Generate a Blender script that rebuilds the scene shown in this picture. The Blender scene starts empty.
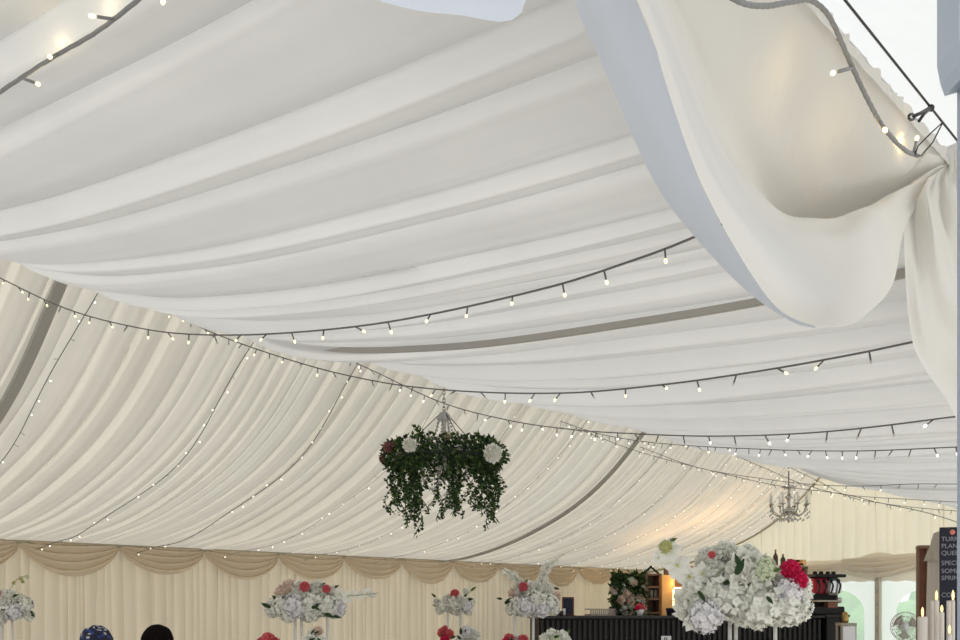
import bpy, math, random
from mathutils import Vector, Matrix
random.seed(7)
S = bpy.context.scene
COL = S.collection
PI = math.pi
sin, cos = math.sin, math.cos

# ------------------------------------------------------------------ frame of the place
H = 1.45                       # eye height
F = 1074.0                     # focal length in pixels of a 960 px wide picture
PX, PY = 480.0, 603.0          # principal point
TH = math.atan(0.80)
SU, CU = sin(TH), cos(TH)      # ridge direction (SU, CU)
VW, UG = 8.0, 13.93            # far side wall, gable wall


def W(u, v, z):                # tent coordinates: u along the ridge, v across, z from eye level
    return Vector((SU * u - CU * v, CU * u + SU * v, z + H))


def pix(x, y, Z):
    return Vector(((x - PX) / F * Z, Z, (PY - y) / F * Z + H))


def pv(x, y, v):               # the point of the upright plane v = const along a sight line
    k = (x - PX) / F
    u = v * (CU + SU * k) / (SU - CU * k)
    Z = CU * u + SU * v
    return Vector((k * Z, Z, (PY - y) / F * Z + H))


def uv_of(p):
    return SU * p.x + CU * p.y, -CU * p.x + SU * p.y


# ------------------------------------------------------------------ materials
def mat(name, col, rough=0.6, metal=0.0, trans=0.0, emit=0.0, ecol=None, noise=0.0, nscale=20.0,
        bump=0.0, bscale=200.0, alpha=1.0, spec=0.3, tcol=None):
    m = bpy.data.materials.new(name)
    m.use_nodes = True
    nt = m.node_tree
    N, L = nt.nodes, nt.links
    N.clear()
    out = N.new('ShaderNodeOutputMaterial')
    b = N.new('ShaderNodeBsdfPrincipled')
    b.inputs['Base Color'].default_value = (*col, 1)
    b.inputs['Roughness'].default_value = rough
    b.inputs['Metallic'].default_value = metal
    b.inputs['Specular IOR Level'].default_value = spec
    b.inputs['Alpha'].default_value = alpha
    if emit:
        b.inputs['Emission Color'].default_value = (*(ecol or col), 1)
        b.inputs['Emission Strength'].default_value = emit
    sock = None
    if noise or bump:
        tc = N.new('ShaderNodeTexCoord')
    if noise:
        n = N.new('ShaderNodeTexNoise')
        n.inputs['Scale'].default_value = nscale
        n.inputs['Detail'].default_value = 4
        L.new(tc.outputs['Object'], n.inputs['Vector'])
        r = N.new('ShaderNodeValToRGB')
        r.color_ramp.elements[0].position = 0.3
        r.color_ramp.elements[1].position = 0.7
        r.color_ramp.elements[0].color = (*[max(0, c * (1 - noise)) for c in col], 1)
        r.color_ramp.elements[1].color = (*[min(1, c * (1 + noise)) for c in col], 1)
        L.new(n.outputs['Fac'], r.inputs['Fac'])
        sock = r.outputs['Color']
        L.new(sock, b.inputs['Base Color'])
    if bump:
        n2 = N.new('ShaderNodeTexNoise')
        n2.inputs['Scale'].default_value = bscale
        n2.inputs['Detail'].default_value = 3
        L.new(tc.outputs['Object'], n2.inputs['Vector'])
        bp = N.new('ShaderNodeBump')
        bp.inputs['Strength'].default_value = bump
        bp.inputs['Distance'].default_value = 0.01
        L.new(n2.outputs['Fac'], bp.inputs['Height'])
        L.new(bp.outputs['Normal'], b.inputs['Normal'])
    if trans:
        t = N.new('ShaderNodeBsdfTranslucent')
        t.inputs['Color'].default_value = (*(tcol or col), 1)
        if sock and not tcol:
            L.new(sock, t.inputs['Color'])
        mx = N.new('ShaderNodeMixShader')
        mx.inputs[0].default_value = trans
        L.new(b.outputs[0], mx.inputs[1])
        L.new(t.outputs[0], mx.inputs[2])
        L.new(mx.outputs[0], out.inputs[0])
    else:
        L.new(b.outputs[0], out.inputs[0])
    return m


def clear_mat(name, col, fac):
    m = bpy.data.materials.new(name)
    m.use_nodes = True
    nt = m.node_tree
    nt.nodes.clear()
    out = nt.nodes.new('ShaderNodeOutputMaterial')
    a = nt.nodes.new('ShaderNodeBsdfTransparent')
    b = nt.nodes.new('ShaderNodeBsdfTranslucent')
    b.inputs[0].default_value = (*col, 1)
    mx = nt.nodes.new('ShaderNodeMixShader')
    mx.inputs[0].default_value = fac
    nt.links.new(a.outputs[0], mx.inputs[1])
    nt.links.new(b.outputs[0], mx.inputs[2])
    nt.links.new(mx.outputs[0], out.inputs[0])
    return m


M = {}
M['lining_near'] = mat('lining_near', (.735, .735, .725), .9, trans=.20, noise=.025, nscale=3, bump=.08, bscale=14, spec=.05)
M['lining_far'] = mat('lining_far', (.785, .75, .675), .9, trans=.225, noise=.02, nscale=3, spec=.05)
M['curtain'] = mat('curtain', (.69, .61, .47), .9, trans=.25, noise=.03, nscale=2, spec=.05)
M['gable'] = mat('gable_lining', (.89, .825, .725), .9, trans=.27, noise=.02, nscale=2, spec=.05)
M['swag'] = mat('swag_cloth', (.82, .71, .56), .9, trans=.28, spec=.05)
M['drape'] = mat('drape_cloth', (.82, .80, .76), .65, trans=.38, noise=.02, nscale=5, bump=.55, bscale=13, spec=.25)
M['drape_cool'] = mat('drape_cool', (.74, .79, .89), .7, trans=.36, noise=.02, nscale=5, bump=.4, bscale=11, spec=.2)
M['frill'] = mat('frill_cloth', (.80, .79, .76), .9, trans=.4, spec=.05)
M['pvc'] = mat('roof_pvc', (.80, .80, .79), .5, trans=.42, noise=.012, nscale=9, spec=.2)
M['pvc_wall'] = mat('wall_pvc', (.84, .86, .90), .5, trans=.45, spec=.2)
M['clear'] = clear_mat('clear_film', (.88, .96, .92), .36)
M['strap'] = mat('grey_webbing', (.42, .40, .37), .8)
M['trim'] = mat('eave_trim', (.42, .36, .26), .8)
M['floor'] = mat('matting', (.66, .62, .56), .9, noise=.1, nscale=6)
M['grass'] = mat('grass', (.24, .44, .15), .9, noise=.25, nscale=3)
M['hedge'] = mat('hedge', (.16, .36, .10), .9, trans=.3, noise=.4, nscale=6)
M['cable'] = mat('dark_cable', (.15, .145, .14), .6)
M['pale_cable'] = mat('pale_cable', (.30, .28, .25), .6)
M['rope'] = mat('grey_cable', (.27, .27, .27), .6, bump=.4, bscale=150)
M['led'] = mat('led_on', (1, .9, .7), .3, emit=1.7, ecol=(1, .82, .44))
M['led_far'] = mat('led_far', (1, .9, .75), .3, emit=1.7, ecol=(1, .93, .80))
M['led_off'] = mat('led_off', (.62, .60, .54), .3)
M['flame'] = mat('led_flame', (1, .75, .3), .4, emit=1.5, ecol=(1, .76, .34))
M['post'] = mat('post_blue_grey', (.42, .48, .60), .5, noise=.02, nscale=5)
M['bracket'] = mat('bracket_blue', (.46, .53, .62), .5)
M['navy'] = mat('navy', (.02, .022, .05), .6)
M['black'] = mat('black_panel', (.012, .011, .012), .6)
M['black_top'] = mat('black_top', (.02, .017, .017), .3)
M['steel'] = mat('steel', (.45, .45, .45), .3, metal=1)
M['darksteel'] = mat('dark_steel', (.05, .05, .05), .4, metal=.6)
M['silver'] = mat('silver', (.55, .54, .52), .25, metal=1)
M['crystal'] = mat('crystal', (.55, .55, .55), .05, spec=.8, alpha=.6)
M['white_metal'] = mat('white_metal', (.78, .76, .72), .4)
M['acrylic'] = mat('acrylic', (.70, .69, .64), .15, alpha=.75)
M['wood'] = mat('brown_wood', (.19, .075, .045), .5, noise=.2, nscale=8)
M['shelf_wood'] = mat('shelf_wood', (.20, .12, .075), .55, noise=.15, nscale=8)
M['gold'] = mat('gold_board', (.85, .50, .18), .5, noise=.1, nscale=10)
M['hessian'] = mat('sacking', (.46, .41, .33), .95, bump=.5, bscale=160)
M['linen'] = mat('linen', (.55, .50, .42), .95)
M['slate'] = mat('chalkboard', (.018, .02, .032), .7)
M['chalk'] = mat('chalk', (.30, .30, .33), .9)
M['coral'] = mat('coral', (.72, .22, .18), .8)
M['wax'] = mat('wax', (.74, .68, .62), .6, trans=.1)
M['petal'] = mat('petal_white', (.93, .92, .86), .7, trans=.22, tcol=(.88, .9, .8), spec=.1)
M['petal_lilac'] = mat('petal_lilac_white', (.88, .86, .88), .7, trans=.2, spec=.1)
M['petal_green'] = mat('petal_green_white', (.74, .80, .60), .7, trans=.25, spec=.1)
M['pink'] = mat('petal_pink', (.80, .035, .14), .6, trans=.15, noise=.2, nscale=60, spec=.1)
M['coralpink'] = mat('petal_coral', (.86, .20, .22), .6, trans=.15, noise=.2, nscale=60, spec=.1)
M['blush'] = mat('petal_blush', (.86, .70, .60), .6, trans=.2, spec=.1)
M['dusty'] = mat('petal_dusty', (.36, .17, .15), .7, trans=.2, spec=.1)
M['yellow'] = mat('orchid_heart', (.64, .66, .28), .6)
M['lime'] = mat('petal_lime', (.66, .66, .32), .7, trans=.2, spec=.1)
M['leaf'] = mat('leaf_dark', (.030, .062, .024), .6, trans=.15, noise=.4, nscale=20, spec=.2)
M['leaf2'] = mat('leaf_mid', (.085, .14, .040), .6, trans=.25, noise=.4, nscale=20, spec=.2)
M['stem'] = mat('stem', (.30, .32, .17), .7)
M['skin'] = mat('skin', (.12, .06, .04), .6)
M['dress'] = mat('dress', (.05, .05, .09), .8)
M['hair'] = mat('hair', (.008, .006, .006), .9, spec=.05)
M['wrap'] = mat('wrap_cloth', (.02, .022, .05), .7)
M['wrap_blue'] = mat('wrap_blue', (.03, .06, .24), .7)
M['wrap_white'] = mat('wrap_white', (.5, .5, .48), .7)
M['red'] = mat('machine_red', (.35, .015, .03), .35)
M['chrome'] = mat('chrome', (.62, .62, .60), .25, metal=.7)
M['white'] = mat('white_paint', (.78, .80, .82), .5)
M['paper'] = mat('paper', (.78, .78, .80), .8)
M['glass_green'] = mat('bottle_green', (.012, .035, .018), .1, spec=.6)
M['glass_brown'] = mat('bottle_brown', (.04, .022, .012), .1, spec=.6)
M['foil'] = mat('foil', (.40, .26, .10), .35, metal=.8)
M['copper'] = mat('copper', (.72, .36, .20), .25, metal=1)
M['rack'] = mat('rack_grey', (.36, .32, .27), .5)
M['warmlamp'] = mat('warm_lamp', (1, .8, .45), .4, emit=5, ecol=(1, .66, .28))
M['chairmat'] = mat('chair_paint', (.7, .66, .58), .5)
M['ink'] = mat('ink', (.02, .02, .02), .8)


# ------------------------------------------------------------------ mesh building
class MB:
    def __init__(s):
        s.v, s.f, s.m = [], [], []

    def add(s, vs, fs, mi=0):
        o = len(s.v)
        s.v += [tuple(p) for p in vs]
        s.f += [tuple(i + o for i in f) for f in fs]
        s.m += [mi] * len(fs)
        return s

    def box(s, c, d, mi=0, rz=0.0, bev=0.0):
        cx, cy, cz = c
        x, y, z = d[0] / 2, d[1] / 2, d[2] / 2
        R = Matrix.Rotation(rz, 3, 'Z')
        b = min(bev, x * .9, y * .9, z * .9)
        if b <= 0:
            vs = [Vector((i * x, j * y, k * z)) for k in (-1, 1) for j in (-1, 1) for i in (-1, 1)]
            fs = [(0, 2, 3, 1), (4, 5, 7, 6), (0, 1, 5, 4), (2, 6, 7, 3), (0, 4, 6, 2), (1, 3, 7, 5)]
        else:
            vs, rings = [], []
            for (ins, zz) in ((b, -z), (0, -z + b), (0, z - b), (b, z)):
                r = []
                for (i, j) in ((-1, -1), (1, -1), (1, 1), (-1, 1)):
                    for q in ((0, 1) if i * j > 0 else (1, 0)):
                        px, py = (x - ins), (y - ins)
                        if q == 0:
                            p = (i * px, j * (py - b * .7), zz)
                        else:
                            p = (i * (px - b * .7), j * py, zz)
                        r.append(len(vs))
                        vs.append(Vector(p))
                rings.append(r)
            fs = [tuple(reversed(rings[0])), tuple(rings[3])]
            for a, c2 in zip(rings, rings[1:]):
                for q in range(8):
                    fs.append((a[q], a[(q + 1) % 8], c2[(q + 1) % 8], c2[q]))
        return s.add([R @ p + Vector((cx, cy, cz)) for p in vs], fs, mi)

    def tube(s, pts, r, mi=0, n=6, cap=True):
        pts = [Vector(p) for p in pts]
        rs = r if isinstance(r, (list, tuple)) else [r] * len(pts)
        vs, fs = [], []
        up = None
        for i, p in enumerate(pts):
            t = (pts[min(i + 1, len(pts) - 1)] - pts[max(i - 1, 0)])
            t = t.normalized() if t.length > 1e-9 else Vector((0, 0, 1))
            if up is None:
                up = Vector((0, 0, 1)) if abs(t.z) < .9 else Vector((1, 0, 0))
            a = t.cross(up)
            a = a.normalized() if a.length > 1e-6 else t.orthogonal().normalized()
            up = a.cross(t)
            for k in range(n):
                an = 2 * PI * k / n
                vs.append(p + (a * cos(an) + up * sin(an)) * rs[i])
        for i in range(len(pts) - 1):
            for k in range(n):
                fs.append((i * n + k, i * n + (k + 1) % n, (i + 1) * n + (k + 1) % n, (i + 1) * n + k))
        if cap:
            fs.append(tuple(range(n - 1, -1, -1)))
            fs.append(tuple((len(pts) - 1) * n + k for k in range(n)))
        return s.add(vs, fs, mi)

    def lathe(s, prof, c=(0, 0, 0), mi=0, n=16):
        vs, fs = [], []
        for (r, z) in prof:
            for k in range(n):
                a = 2 * PI * k / n
                vs.append((c[0] + r * cos(a), c[1] + r * sin(a), c[2] + z))
        for i in range(len(prof) - 1):
            for k in range(n):
                fs.append((i * n + k, i * n + (k + 1) % n, (i + 1) * n + (k + 1) % n, (i + 1) * n + k))
        fs.append(tuple(range(n - 1, -1, -1)))
        fs.append(tuple((len(prof) - 1) * n + k for k in range(n)))
        return s.add(vs, fs, mi)

    def ball(s, c, r, mi=0, n=10, m=7, sc=(1, 1, 1)):
        prof = []
        vs, fs = [], []
        for i in range(m + 1):
            a = PI * i / m
            rr = max(sin(a), .02)
            for k in range(n):
                b = 2 * PI * k / n
                vs.append((c[0] + r * rr * cos(b) * sc[0], c[1] + r * rr * sin(b) * sc[1], c[2] - r * cos(a) * sc[2]))
        for i in range(m):
            for k in range(n):
                fs.append((i * n + k, i * n + (k + 1) % n, (i + 1) * n + (k + 1) % n, (i + 1) * n + k))
        fs.append(tuple(range(n - 1, -1, -1)))
        fs.append(tuple(m * n + k for k in range(n)))
        return s.add(vs, fs, mi)

    def grid(s, rows, mi=0, flip=False):
        n = len(rows[0])
        vs = [p for r in rows for p in r]
        fs = []
        for i in range(len(rows) - 1):
            for k in range(n - 1):
                q = (i * n + k, i * n + k + 1, (i + 1) * n + k + 1, (i + 1) * n + k)
                fs.append(q[::-1] if flip else q)
        return s.add(vs, fs, mi)

    def mesh(s, name, mats, smooth=True):
        me = bpy.data.meshes.new(name)
        me.from_pydata(s.v, [], s.f)
        for m in (mats if isinstance(mats, (list, tuple)) else [mats]):
            me.materials.append(M[m] if isinstance(m, str) else m)
        me.polygons.foreach_set('material_index', s.m)
        me.polygons.foreach_set('use_smooth', [smooth] * len(s.f))
        me.update()
        return me

    def build(s, name, mats, parent=None, smooth=True, loc=None, label=None):
        o = bpy.data.objects.new(name, s.mesh(name, mats, smooth))
        COL.objects.link(o)
        if parent:
            o.parent = parent
        if loc is not None:
            o.location = loc
        if label:
            o['label'] = label
        return o


def tag(o, label, cat, group=None):
    o['label'] = label
    o['category'] = cat
    if group:
        o['group'] = group
    return o


def thing(name, label, cat, loc=(0, 0, 0), rz=0.0, group=None):
    o = bpy.data.objects.new(name, None)
    o.empty_display_size = .1
    COL.objects.link(o)
    o.location = loc
    o.rotation_euler = (0, 0, rz)
    return tag(o, label, cat, group)


def struct(o):
    o['kind'] = 'structure'
    return o


def inst(me, name, parent, loc=(0, 0, 0), rot=None, sc=1.0, label=None):
    o = bpy.data.objects.new(name, me)
    COL.objects.link(o)
    o.parent = parent
    o.location = loc
    if rot is not None:
        if isinstance(rot, Matrix):
            o.rotation_euler = rot.to_euler()
        else:
            o.rotation_euler = rot
    o.scale = (sc, sc, sc) if not isinstance(sc, (tuple, list)) else sc
    if label:
        o['label'] = label
    return o


def crom(P, n):                # Catmull-Rom through points, n samples evenly along the chord
    P = [Vector(p) for p in P]
    d = [0]
    for a, b in zip(P, P[1:]):
        d.append(d[-1] + max((b - a).length, 1e-6))
    out = []
    for i in range(n):
        t = d[-1] * i / (n - 1)
        k = 0
        while k < len(P) - 2 and t > d[k + 1]:
            k += 1
        s = (t - d[k]) / (d[k + 1] - d[k])
        p1, p2 = P[k], P[k + 1]
        h = d[k + 1] - d[k]
        m1 = (p2 - P[k - 1]) / (d[k + 1] - d[k - 1]) * h if k > 0 else (p2 - p1)
        m2 = (P[k + 2] - p1) / (d[k + 2] - d[k]) * h if k < len(P) - 2 else (p2 - p1)
        s2, s3 = s * s, s * s * s
        out.append(p1 * (2 * s3 - 3 * s2 + 1) + m1 * (s3 - 2 * s2 + s) + p2 * (-2 * s3 + 3 * s2) + m2 * (s3 - s2))
    return out


# ------------------------------------------------------------------ the lining
FAR = [(4.6, 2.55), (4.9, 2.2), (5.3, 1.76), (5.82, 1.26), (6.34, .94), (7.1, .66), (8.0, .48)]
NEAR = [(4.6, 2.55), (4.2, 1.86), (3.78, 1.37), (3.29, 1.09), (2.49, .945), (1.58, .89), (.95, .88), (.6, .885)]


def z_at(P, v):
    pts = crom([(0, a, b) for a, b in P], 80)
    for a, b in zip(pts, pts[1:]):
        lo, hi = min(a.y, b.y), max(a.y, b.y)
        if lo <= v <= hi and hi > lo:
            return a.z + (b.z - a.z) * (v - a.y) / (b.y - a.y)
    return pts[0].z


def pleats(u0, u1, lo, hi, amp, rng):
    out, u = [], u0
    while u < u1:
        w = rng.uniform(lo, hi)
        if rng.random() < .18:
            w *= .5
        out.append((u, w, amp * rng.uniform(.55, 1.25) * (w / hi) ** .7, rng.uniform(0, 6.28), rng.uniform(.4, 1.2)))
        u += w
    return out


SS = [0, .022, .045, .075, .10, .18, .30, .44, .58, .70, .80, .88, .94, .98]


def fold(s):                   # a pleat that rolls over at its start and eases to its end
    if s < .012:
        return -.75
    if s > .965:
        return -.35
    a = min(1, s / .10)
    a = sin(a * PI / 2)
    return a * (1 - s ** 1.9) * 1.05


def lining(name, P, u0, u1, lo, hi, amp, nt, matn, seed, skew=0.0):
    rng = random.Random(seed)
    PL = pleats(u0, u1, lo, hi, amp, rng)
    prof = crom([(0, a, b) for a, b in P], nt)
    rows = []
    for j, p in enumerate(prof):
        t = j / (nt - 1)
        a, b = prof[max(j - 1, 0)], prof[min(j + 1, nt - 1)]
        tg = (b - a).normalized()
        nv, nz = -tg.z, tg.y
        if nz > 0:
            nv, nz = -nv, -nz
        row = []
        for (us, w, am, ph, fr) in PL:
            am2 = am * (.62 + .38 * sin(ph + t * 5 * fr))
            for s in SS:
                u = us + s * w
                d = am2 * fold(s) + .004 * sin(s * w * 70 + ph + t * 3)
                d += .012 * sin(u * 3.1 + t * 4 + seed) * sin(t * PI)
                d *= .35 + .65 * min(1, t * 6)
                if P is NEAR:
                    d *= .10 + .90 * min(1, (1 - t) * 22)
                if P is FAR:
                    d *= .10 + .90 * min(1, (1 - t) * 6)
                ud = u + skew * sin(t * PI) * .05 * sin(u * 1.7 + ph * .05)
                row.append(W(ud, p.y + nv * d, p.z + nz * d))
        rows.append(row)
    o = MB().grid(rows).build(name, matn)
    return struct(o)


lining('ceiling', FAR, .6, UG, .085, .235, .058, 56, 'lining_far', 3, 1)
near = lining('ceiling', NEAR, -2.2, UG, .11, .31, .080, 70, 'lining_near', 11, 1)

# ruffled edge that heads the lining at the near eave
rows = []
for j in range(7):
    t = j / 6
    r = []
    for i in range(1500):
        u = -1.5 + 7.5 * i / 1499
        a = .003 * (t * 1.0 + .1)
        r.append(W(u, .604 + a * sin(u * 120 + 3 * sin(u * 17)) - .002 * t, .866 + .012 * t + .003 * t * sin(u * 71 + 2 * sin(u * 17.3))))
    rows.append(r)
fr = MB().grid(rows).build('ruffled_edge', 'frill', near)

# outer roof skin seen above the near eave
rows = [[W(u * .5 - 2, v, .98 + .55 * (v + .2)) for u in range(18)] for v in (-.2, .3, .8, 1.3)]
struct(MB().grid(rows).build('roof_skin', 'pvc'))


# webbing bands over the frame legs
def band(name, P, u, wd, drop, u2=None):
    pr = crom([(0, a, b) for a, b in P], 50)
    mb = MB()
    top, bot = [], []
    rws = [[], [], [], []]
    for j, p in enumerate(pr):
        t = j / 49
        a, b = pr[max(j - 1, 0)], pr[min(j + 1, 49)]
        tg = (b - a).normalized()
        nv, nz = -tg.z, tg.y
        if nz > 0:
            nv, nz = -nv, -nz
        uu = u if u2 is None else u + (u2 - u) * t
        for k, (du, d) in enumerate(((-wd, drop - .02), (-wd * .9, drop), (wd * .9, drop), (wd, drop - .02))):
            d2 = d * (min(1, (1 - t) * 7 + .35) if P is FAR else 1)
            rws[k].append(W(uu + du, p.y + nv * d2, p.z + nz * d2))
    return struct(mb.grid(rws).build(name, 'strap', smooth=False))


band('trim_1', NEAR, 2.98, .010, .052, 2.80)
band('trim_2', FAR, 3.03, .034, .07, 3.12)
band('trim_3', FAR, 9.20, .028, .07)

# far side wall: gathered curtain
rng = random.Random(5)
PL = pleats(.6, UG, .05, .16, .030, rng)
rows = []
for z in (-1.45, -1.0, -.5, -.2, .1, .3, .42, .48):
    r = []
    for (us, w, am, ph, frq) in PL:
        for s in (0, .06, .18, .35, .55, .75, .92):
            d = am * (sin(s * PI) ** .8) * (.8 + .2 * sin(ph + z * 2))
            r.append(W(us + s * w + .01 * sin(z * 3 + ph), VW - d, z))
    rows.append(r)
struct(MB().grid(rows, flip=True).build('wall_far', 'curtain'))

# gable lining above the valance, and its lower parts
rng = random.Random(9)
rows_v = []
v = 8.0
prng = []
while v > 1.6:
    w = rng.uniform(.07, .17)
    prng.append((v, w, rng.uniform(.012, .030), rng.uniform(0, 6)))
    v -= w
cols = []
for (vs, w, am, ph) in prng:
    for s in (0, .06, .2, .4, .6, .8, .94):
        cols.append((vs - s * w, am * sin(s * PI) ** .8, ph))


def gtop(v):
    return z_at(FAR, v) if v >= 4.6 else z_at(NEAR, max(v, .62))


rows = []
tops = [gtop(c[0]) for c in cols]
for k in range(7):
    t = k / 6
    rows.append([W(UG - d * (1 - .4 * t), v - .02 * sin(ph) * t, .40 + (tp - .40) * t) for (v, d, ph), tp in zip(cols, tops)])
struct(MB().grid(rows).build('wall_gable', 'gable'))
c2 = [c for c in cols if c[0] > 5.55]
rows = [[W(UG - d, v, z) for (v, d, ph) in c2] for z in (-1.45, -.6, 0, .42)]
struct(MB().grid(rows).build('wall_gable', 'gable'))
# rake and eave edges
mb = MB()
mb.tube([W(UG - .05, p.y, p.z - .045) for p in crom([(0, a, b) for a, b in FAR], 40)], .012)
struct(mb.build('trim_4', 'trim'))
struct(MB().tube([W(u, VW - .05, .475) for u in (.6, 5, 9, UG)], .014).build('trim_5', 'trim'))


# white PVC lower gable with two arched clear windows
def arch_wall(v0, v1, vc, r, zs, ztop):
    mb, win = MB(), MB()
    n = 40
    a, b = [], []
    for i in range(n + 1):
        v = v0 + (v1 - v0) * i / n
        inside = abs(v - vc) < r
        zb = zs + math.sqrt(max(r * r - (v - vc) ** 2, 0)) if inside else -1.45
        a.append(W(UG, v, zb))
        b.append(W(UG, v, ztop))
    mb.grid([a, b])
    wa, wb = [], []
    for i in range(25):
        v = vc + r * cos(PI * i / 24)
        wa.append(W(UG + .01, v, -1.3))
        wb.append(W(UG + .01, v, zs + r * sin(PI * i / 24)))
    win.grid([wa, wb])
    return mb, win


ZA = .18 - .36
m1, w1 = arch_wall(5.62, 4.62, 5.12, .345, ZA, .45)
m2, w2 = arch_wall(4.58, 3.58, 4.05, .345, ZA, .45)
struct(m1.build('wall_pvc', 'pvc_wall', smooth=False))
struct(m2.build('wall_pvc', 'pvc_wall', smooth=False))
struct(w1.build('window_1', 'clear', smooth=False))
struct(w2.build('window_2', 'clear', smooth=False))
mp = MB()
mp.box(W(UG - .03, 4.60, -.5), (.10, .06, 1.9), rz=math.atan2(SU, CU) * 0 + TH * -1 + PI / 2)
for k in range(9):
    mp.box(W(UG - .065, 4.60, .3 - k * .16), (.03, .02, .03), mi=1, rz=PI / 2 - TH)
struct(mp.build('trim_6', ['linen', 'strap'], smooth=False))
rows = [[W(UG, v, z) for v in (3.58, 3.0, 2.0, .6)] for z in (-1.45, .45)]
struct(MB().grid(rows).build('wall_pvc', 'pvc_wall', smooth=False))

# ground
g = MB().add([W(-4, -3, -1.45), W(UG, -3, -1.45), W(UG, VW, -1.45), W(-4, VW, -1.45)], [(0, 1, 2, 3)])
struct(g.build('floor', 'floor', smooth=False))
g = MB().add([W(UG, -12, -1.47), W(30, -12, -1.47), W(30, 16, -1.47), W(UG, 16, -1.47)], [(0, 1, 2, 3)])
struct(g.build('lawn', 'grass', smooth=False))
rng = random.Random(2)
hb = MB()
for i in range(60):
    hb.ball(W(22 + rng.uniform(-.6, .6), -2 + i * .25, -1.0 + rng.uniform(-.3, 1.3)), rng.uniform(.5, .9), n=9, m=6,
            sc=(1, 1, rng.uniform(.7, 1.1)))
g = MB().add([W(-25, -30, -1.50), W(UG, -30, -1.50), W(UG, 30, -1.50), W(-25, 30, -1.50)], [(0, 1, 2, 3)])
struct(g.build('ground', 'floor', smooth=False))
hd = hb.build('hedge', 'hedge')
tag(hd, 'green hedge outside, seen through the clear arched windows', 'hedge')


# ------------------------------------------------------------------ swags
def saw(x):
    x = x % 1.0
    if x < .075:
        return -.7
    return (x / .22 if x < .22 else 1 - ((x - .22) / .78) ** 1.3)


def swag(A, B, drop, out, label, group, matn='swag', nf=4, seed=0, tuck=.03):
    rng = random.Random(seed)
    ph = rng.uniform(0, 6)
    rows = []
    n = 28
    for j in range(57):
        w = j / 56
        r = []
        for i in range(n + 1):
            s = i / n
            hang = (4 * s * (1 - s)) ** .75
            p = A.lerp(B, s)
            skew = .02 * sin(s * PI + ph)
            zz = -drop * hang * (w ** 1.05) * (1 + skew) - tuck * w
            o = .030 + hang ** .5 * (.034 * saw(w * nf + ph + .5 * sin(ph * 3) * (s - .5)) + .022 * w) - .012 * (1 - hang)
            r.append(p + out * o + Vector((0, 0, zz)))
        rows.append(r)
    o = MB().grid(rows).build('swag', matn)
    return tag(o, label, 'swag', group)


inward = -(W(0, 1, 0) - W(0, 0, 0))
ginward = -(W(1, 0, 0) - W(0, 0, 0))
ORD = ['leftmost in the photo, cut by its left edge', 'second from the left', 'third from the left, above the two heads',
       'fourth from the left', 'fifth from the left', 'sixth from the left',
       'seventh from the left', 'eighth from the left', 'ninth from the left', 'tenth from the left',
       'above the bar menu board', 'last before the gable corner']
for k in range(12):
    ua = 3.38 + .865 * k
    swag(W(ua, VW - .03, .475), W(ua + .865, VW - .03, .475), .215 + .02 * sin(k * 2.3), inward,
         'tan swag atop the far curtain, ' + ORD[k], 'swags on the far wall', seed=k)


def gv(x):
    k = (x - PX) / F
    return (SU * UG - CU * UG * k) / (CU + SU * k)


def gp(x, y, du=.04):
    v = gv(x)
    Z = CU * UG + SU * v
    return W(UG - du, v, (PY - y) / F * Z)


swag(gp(786, 568), gp(843, 562), .10, ginward, 'cream swag over the coffee machine end of the gable', 'swags on the gable', 'gable', seed=30, tuck=.12)
swag(gp(843, 559), gp(918, 553), .12, ginward, 'cream swag above the arched clear windows', 'swags on the gable', 'gable', seed=31, tuck=.16)
swag(gp(918, 553), gp(1010, 545), .16, ginward, 'cream swag behind the wooden stand and the black sign', 'swags on the gable', 'gable', seed=32, tuck=.13)
# pelmet with scalloped hem under the gable swags
rows = []
for t in (0, .5, 1):
    r = []
    for i in range(121):
        v = 5.75 - i * .022
        r.append(W(UG - .02, v, .56 + .09 * math.exp(-((v - 4.6) / .25) ** 2) - t * (.27 + .02 * abs(sin(v * 14)) + .09 * math.exp(-((v - 4.6) / .25) ** 2))))
    rows.append(r)
struct(MB().grid(rows).build('trim_7', 'gable'))

# ------------------------------------------------------------------ the big gathered swag at the near eave
GA, GB, GC = (.87, .6, .865), (2.23, .6, .865), (3.62, .6, .865)
pA, pB, pC = W(*GA), W(*GB), W(*GC)


def surf(rowpts, n, m):        # rows of points -> smooth n x m grid
    R = [crom(r, m) for r in rowpts]
    cols = [crom([r[i] for r in R], n) for i in range(m)]
    return [[cols[i][j] for i in range(m)] for j in range(n)]


def px_row(L):
    return [pA] + [pv(*q) for q in L] + [pB]


RR = [
    [W(.87 + 1.36 * i / 6, .6, .875) for i in range(7)],
    px_row([(640, -140, .6), (735, 0, .62), (800, 85, .64), (855, 140, .64), (897, 162, .61)]),
    px_row([(618, -130, .6), (700, 20, .63), (762, 130, .68), (825, 195, .70), (885, 186, .64)]),
    px_row([(606, -120, .6), (684, 30, .64), (742, 165, .70), (803, 240, .80), (868, 222, .74), (900, 192, .65)]),
    px_row([(603, -115, .59), (680, 35, .61), (734, 163, .63), (800, 231, .57), (866, 212, .57), (900, 190, .58)]),
    px_row([(600, -110, .58), (668, 45, .57), (722, 180, .54), (794, 262, .515), (870, 246, .54), (902, 206, .57)]),
    px_row([(597, -105, .57), (656, 50, .54), (710, 190, .51), (786, 296, .495), (868, 286, .52), (904, 222, .56)]),
    px_row([(594, -100, .58), (641, 0, .55), (668, 90, .53), (704, 190, .51), (764, 290, .50), (800, 322, .51), (830, 328, .525), (862, 319, .54), (893, 283, .56), (906, 225, .58)]),
]
G = surf(RR, 72, 120)
dirn = Vector((-.3, -1, .1)).normalized()
rngd = random.Random(8)
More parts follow.
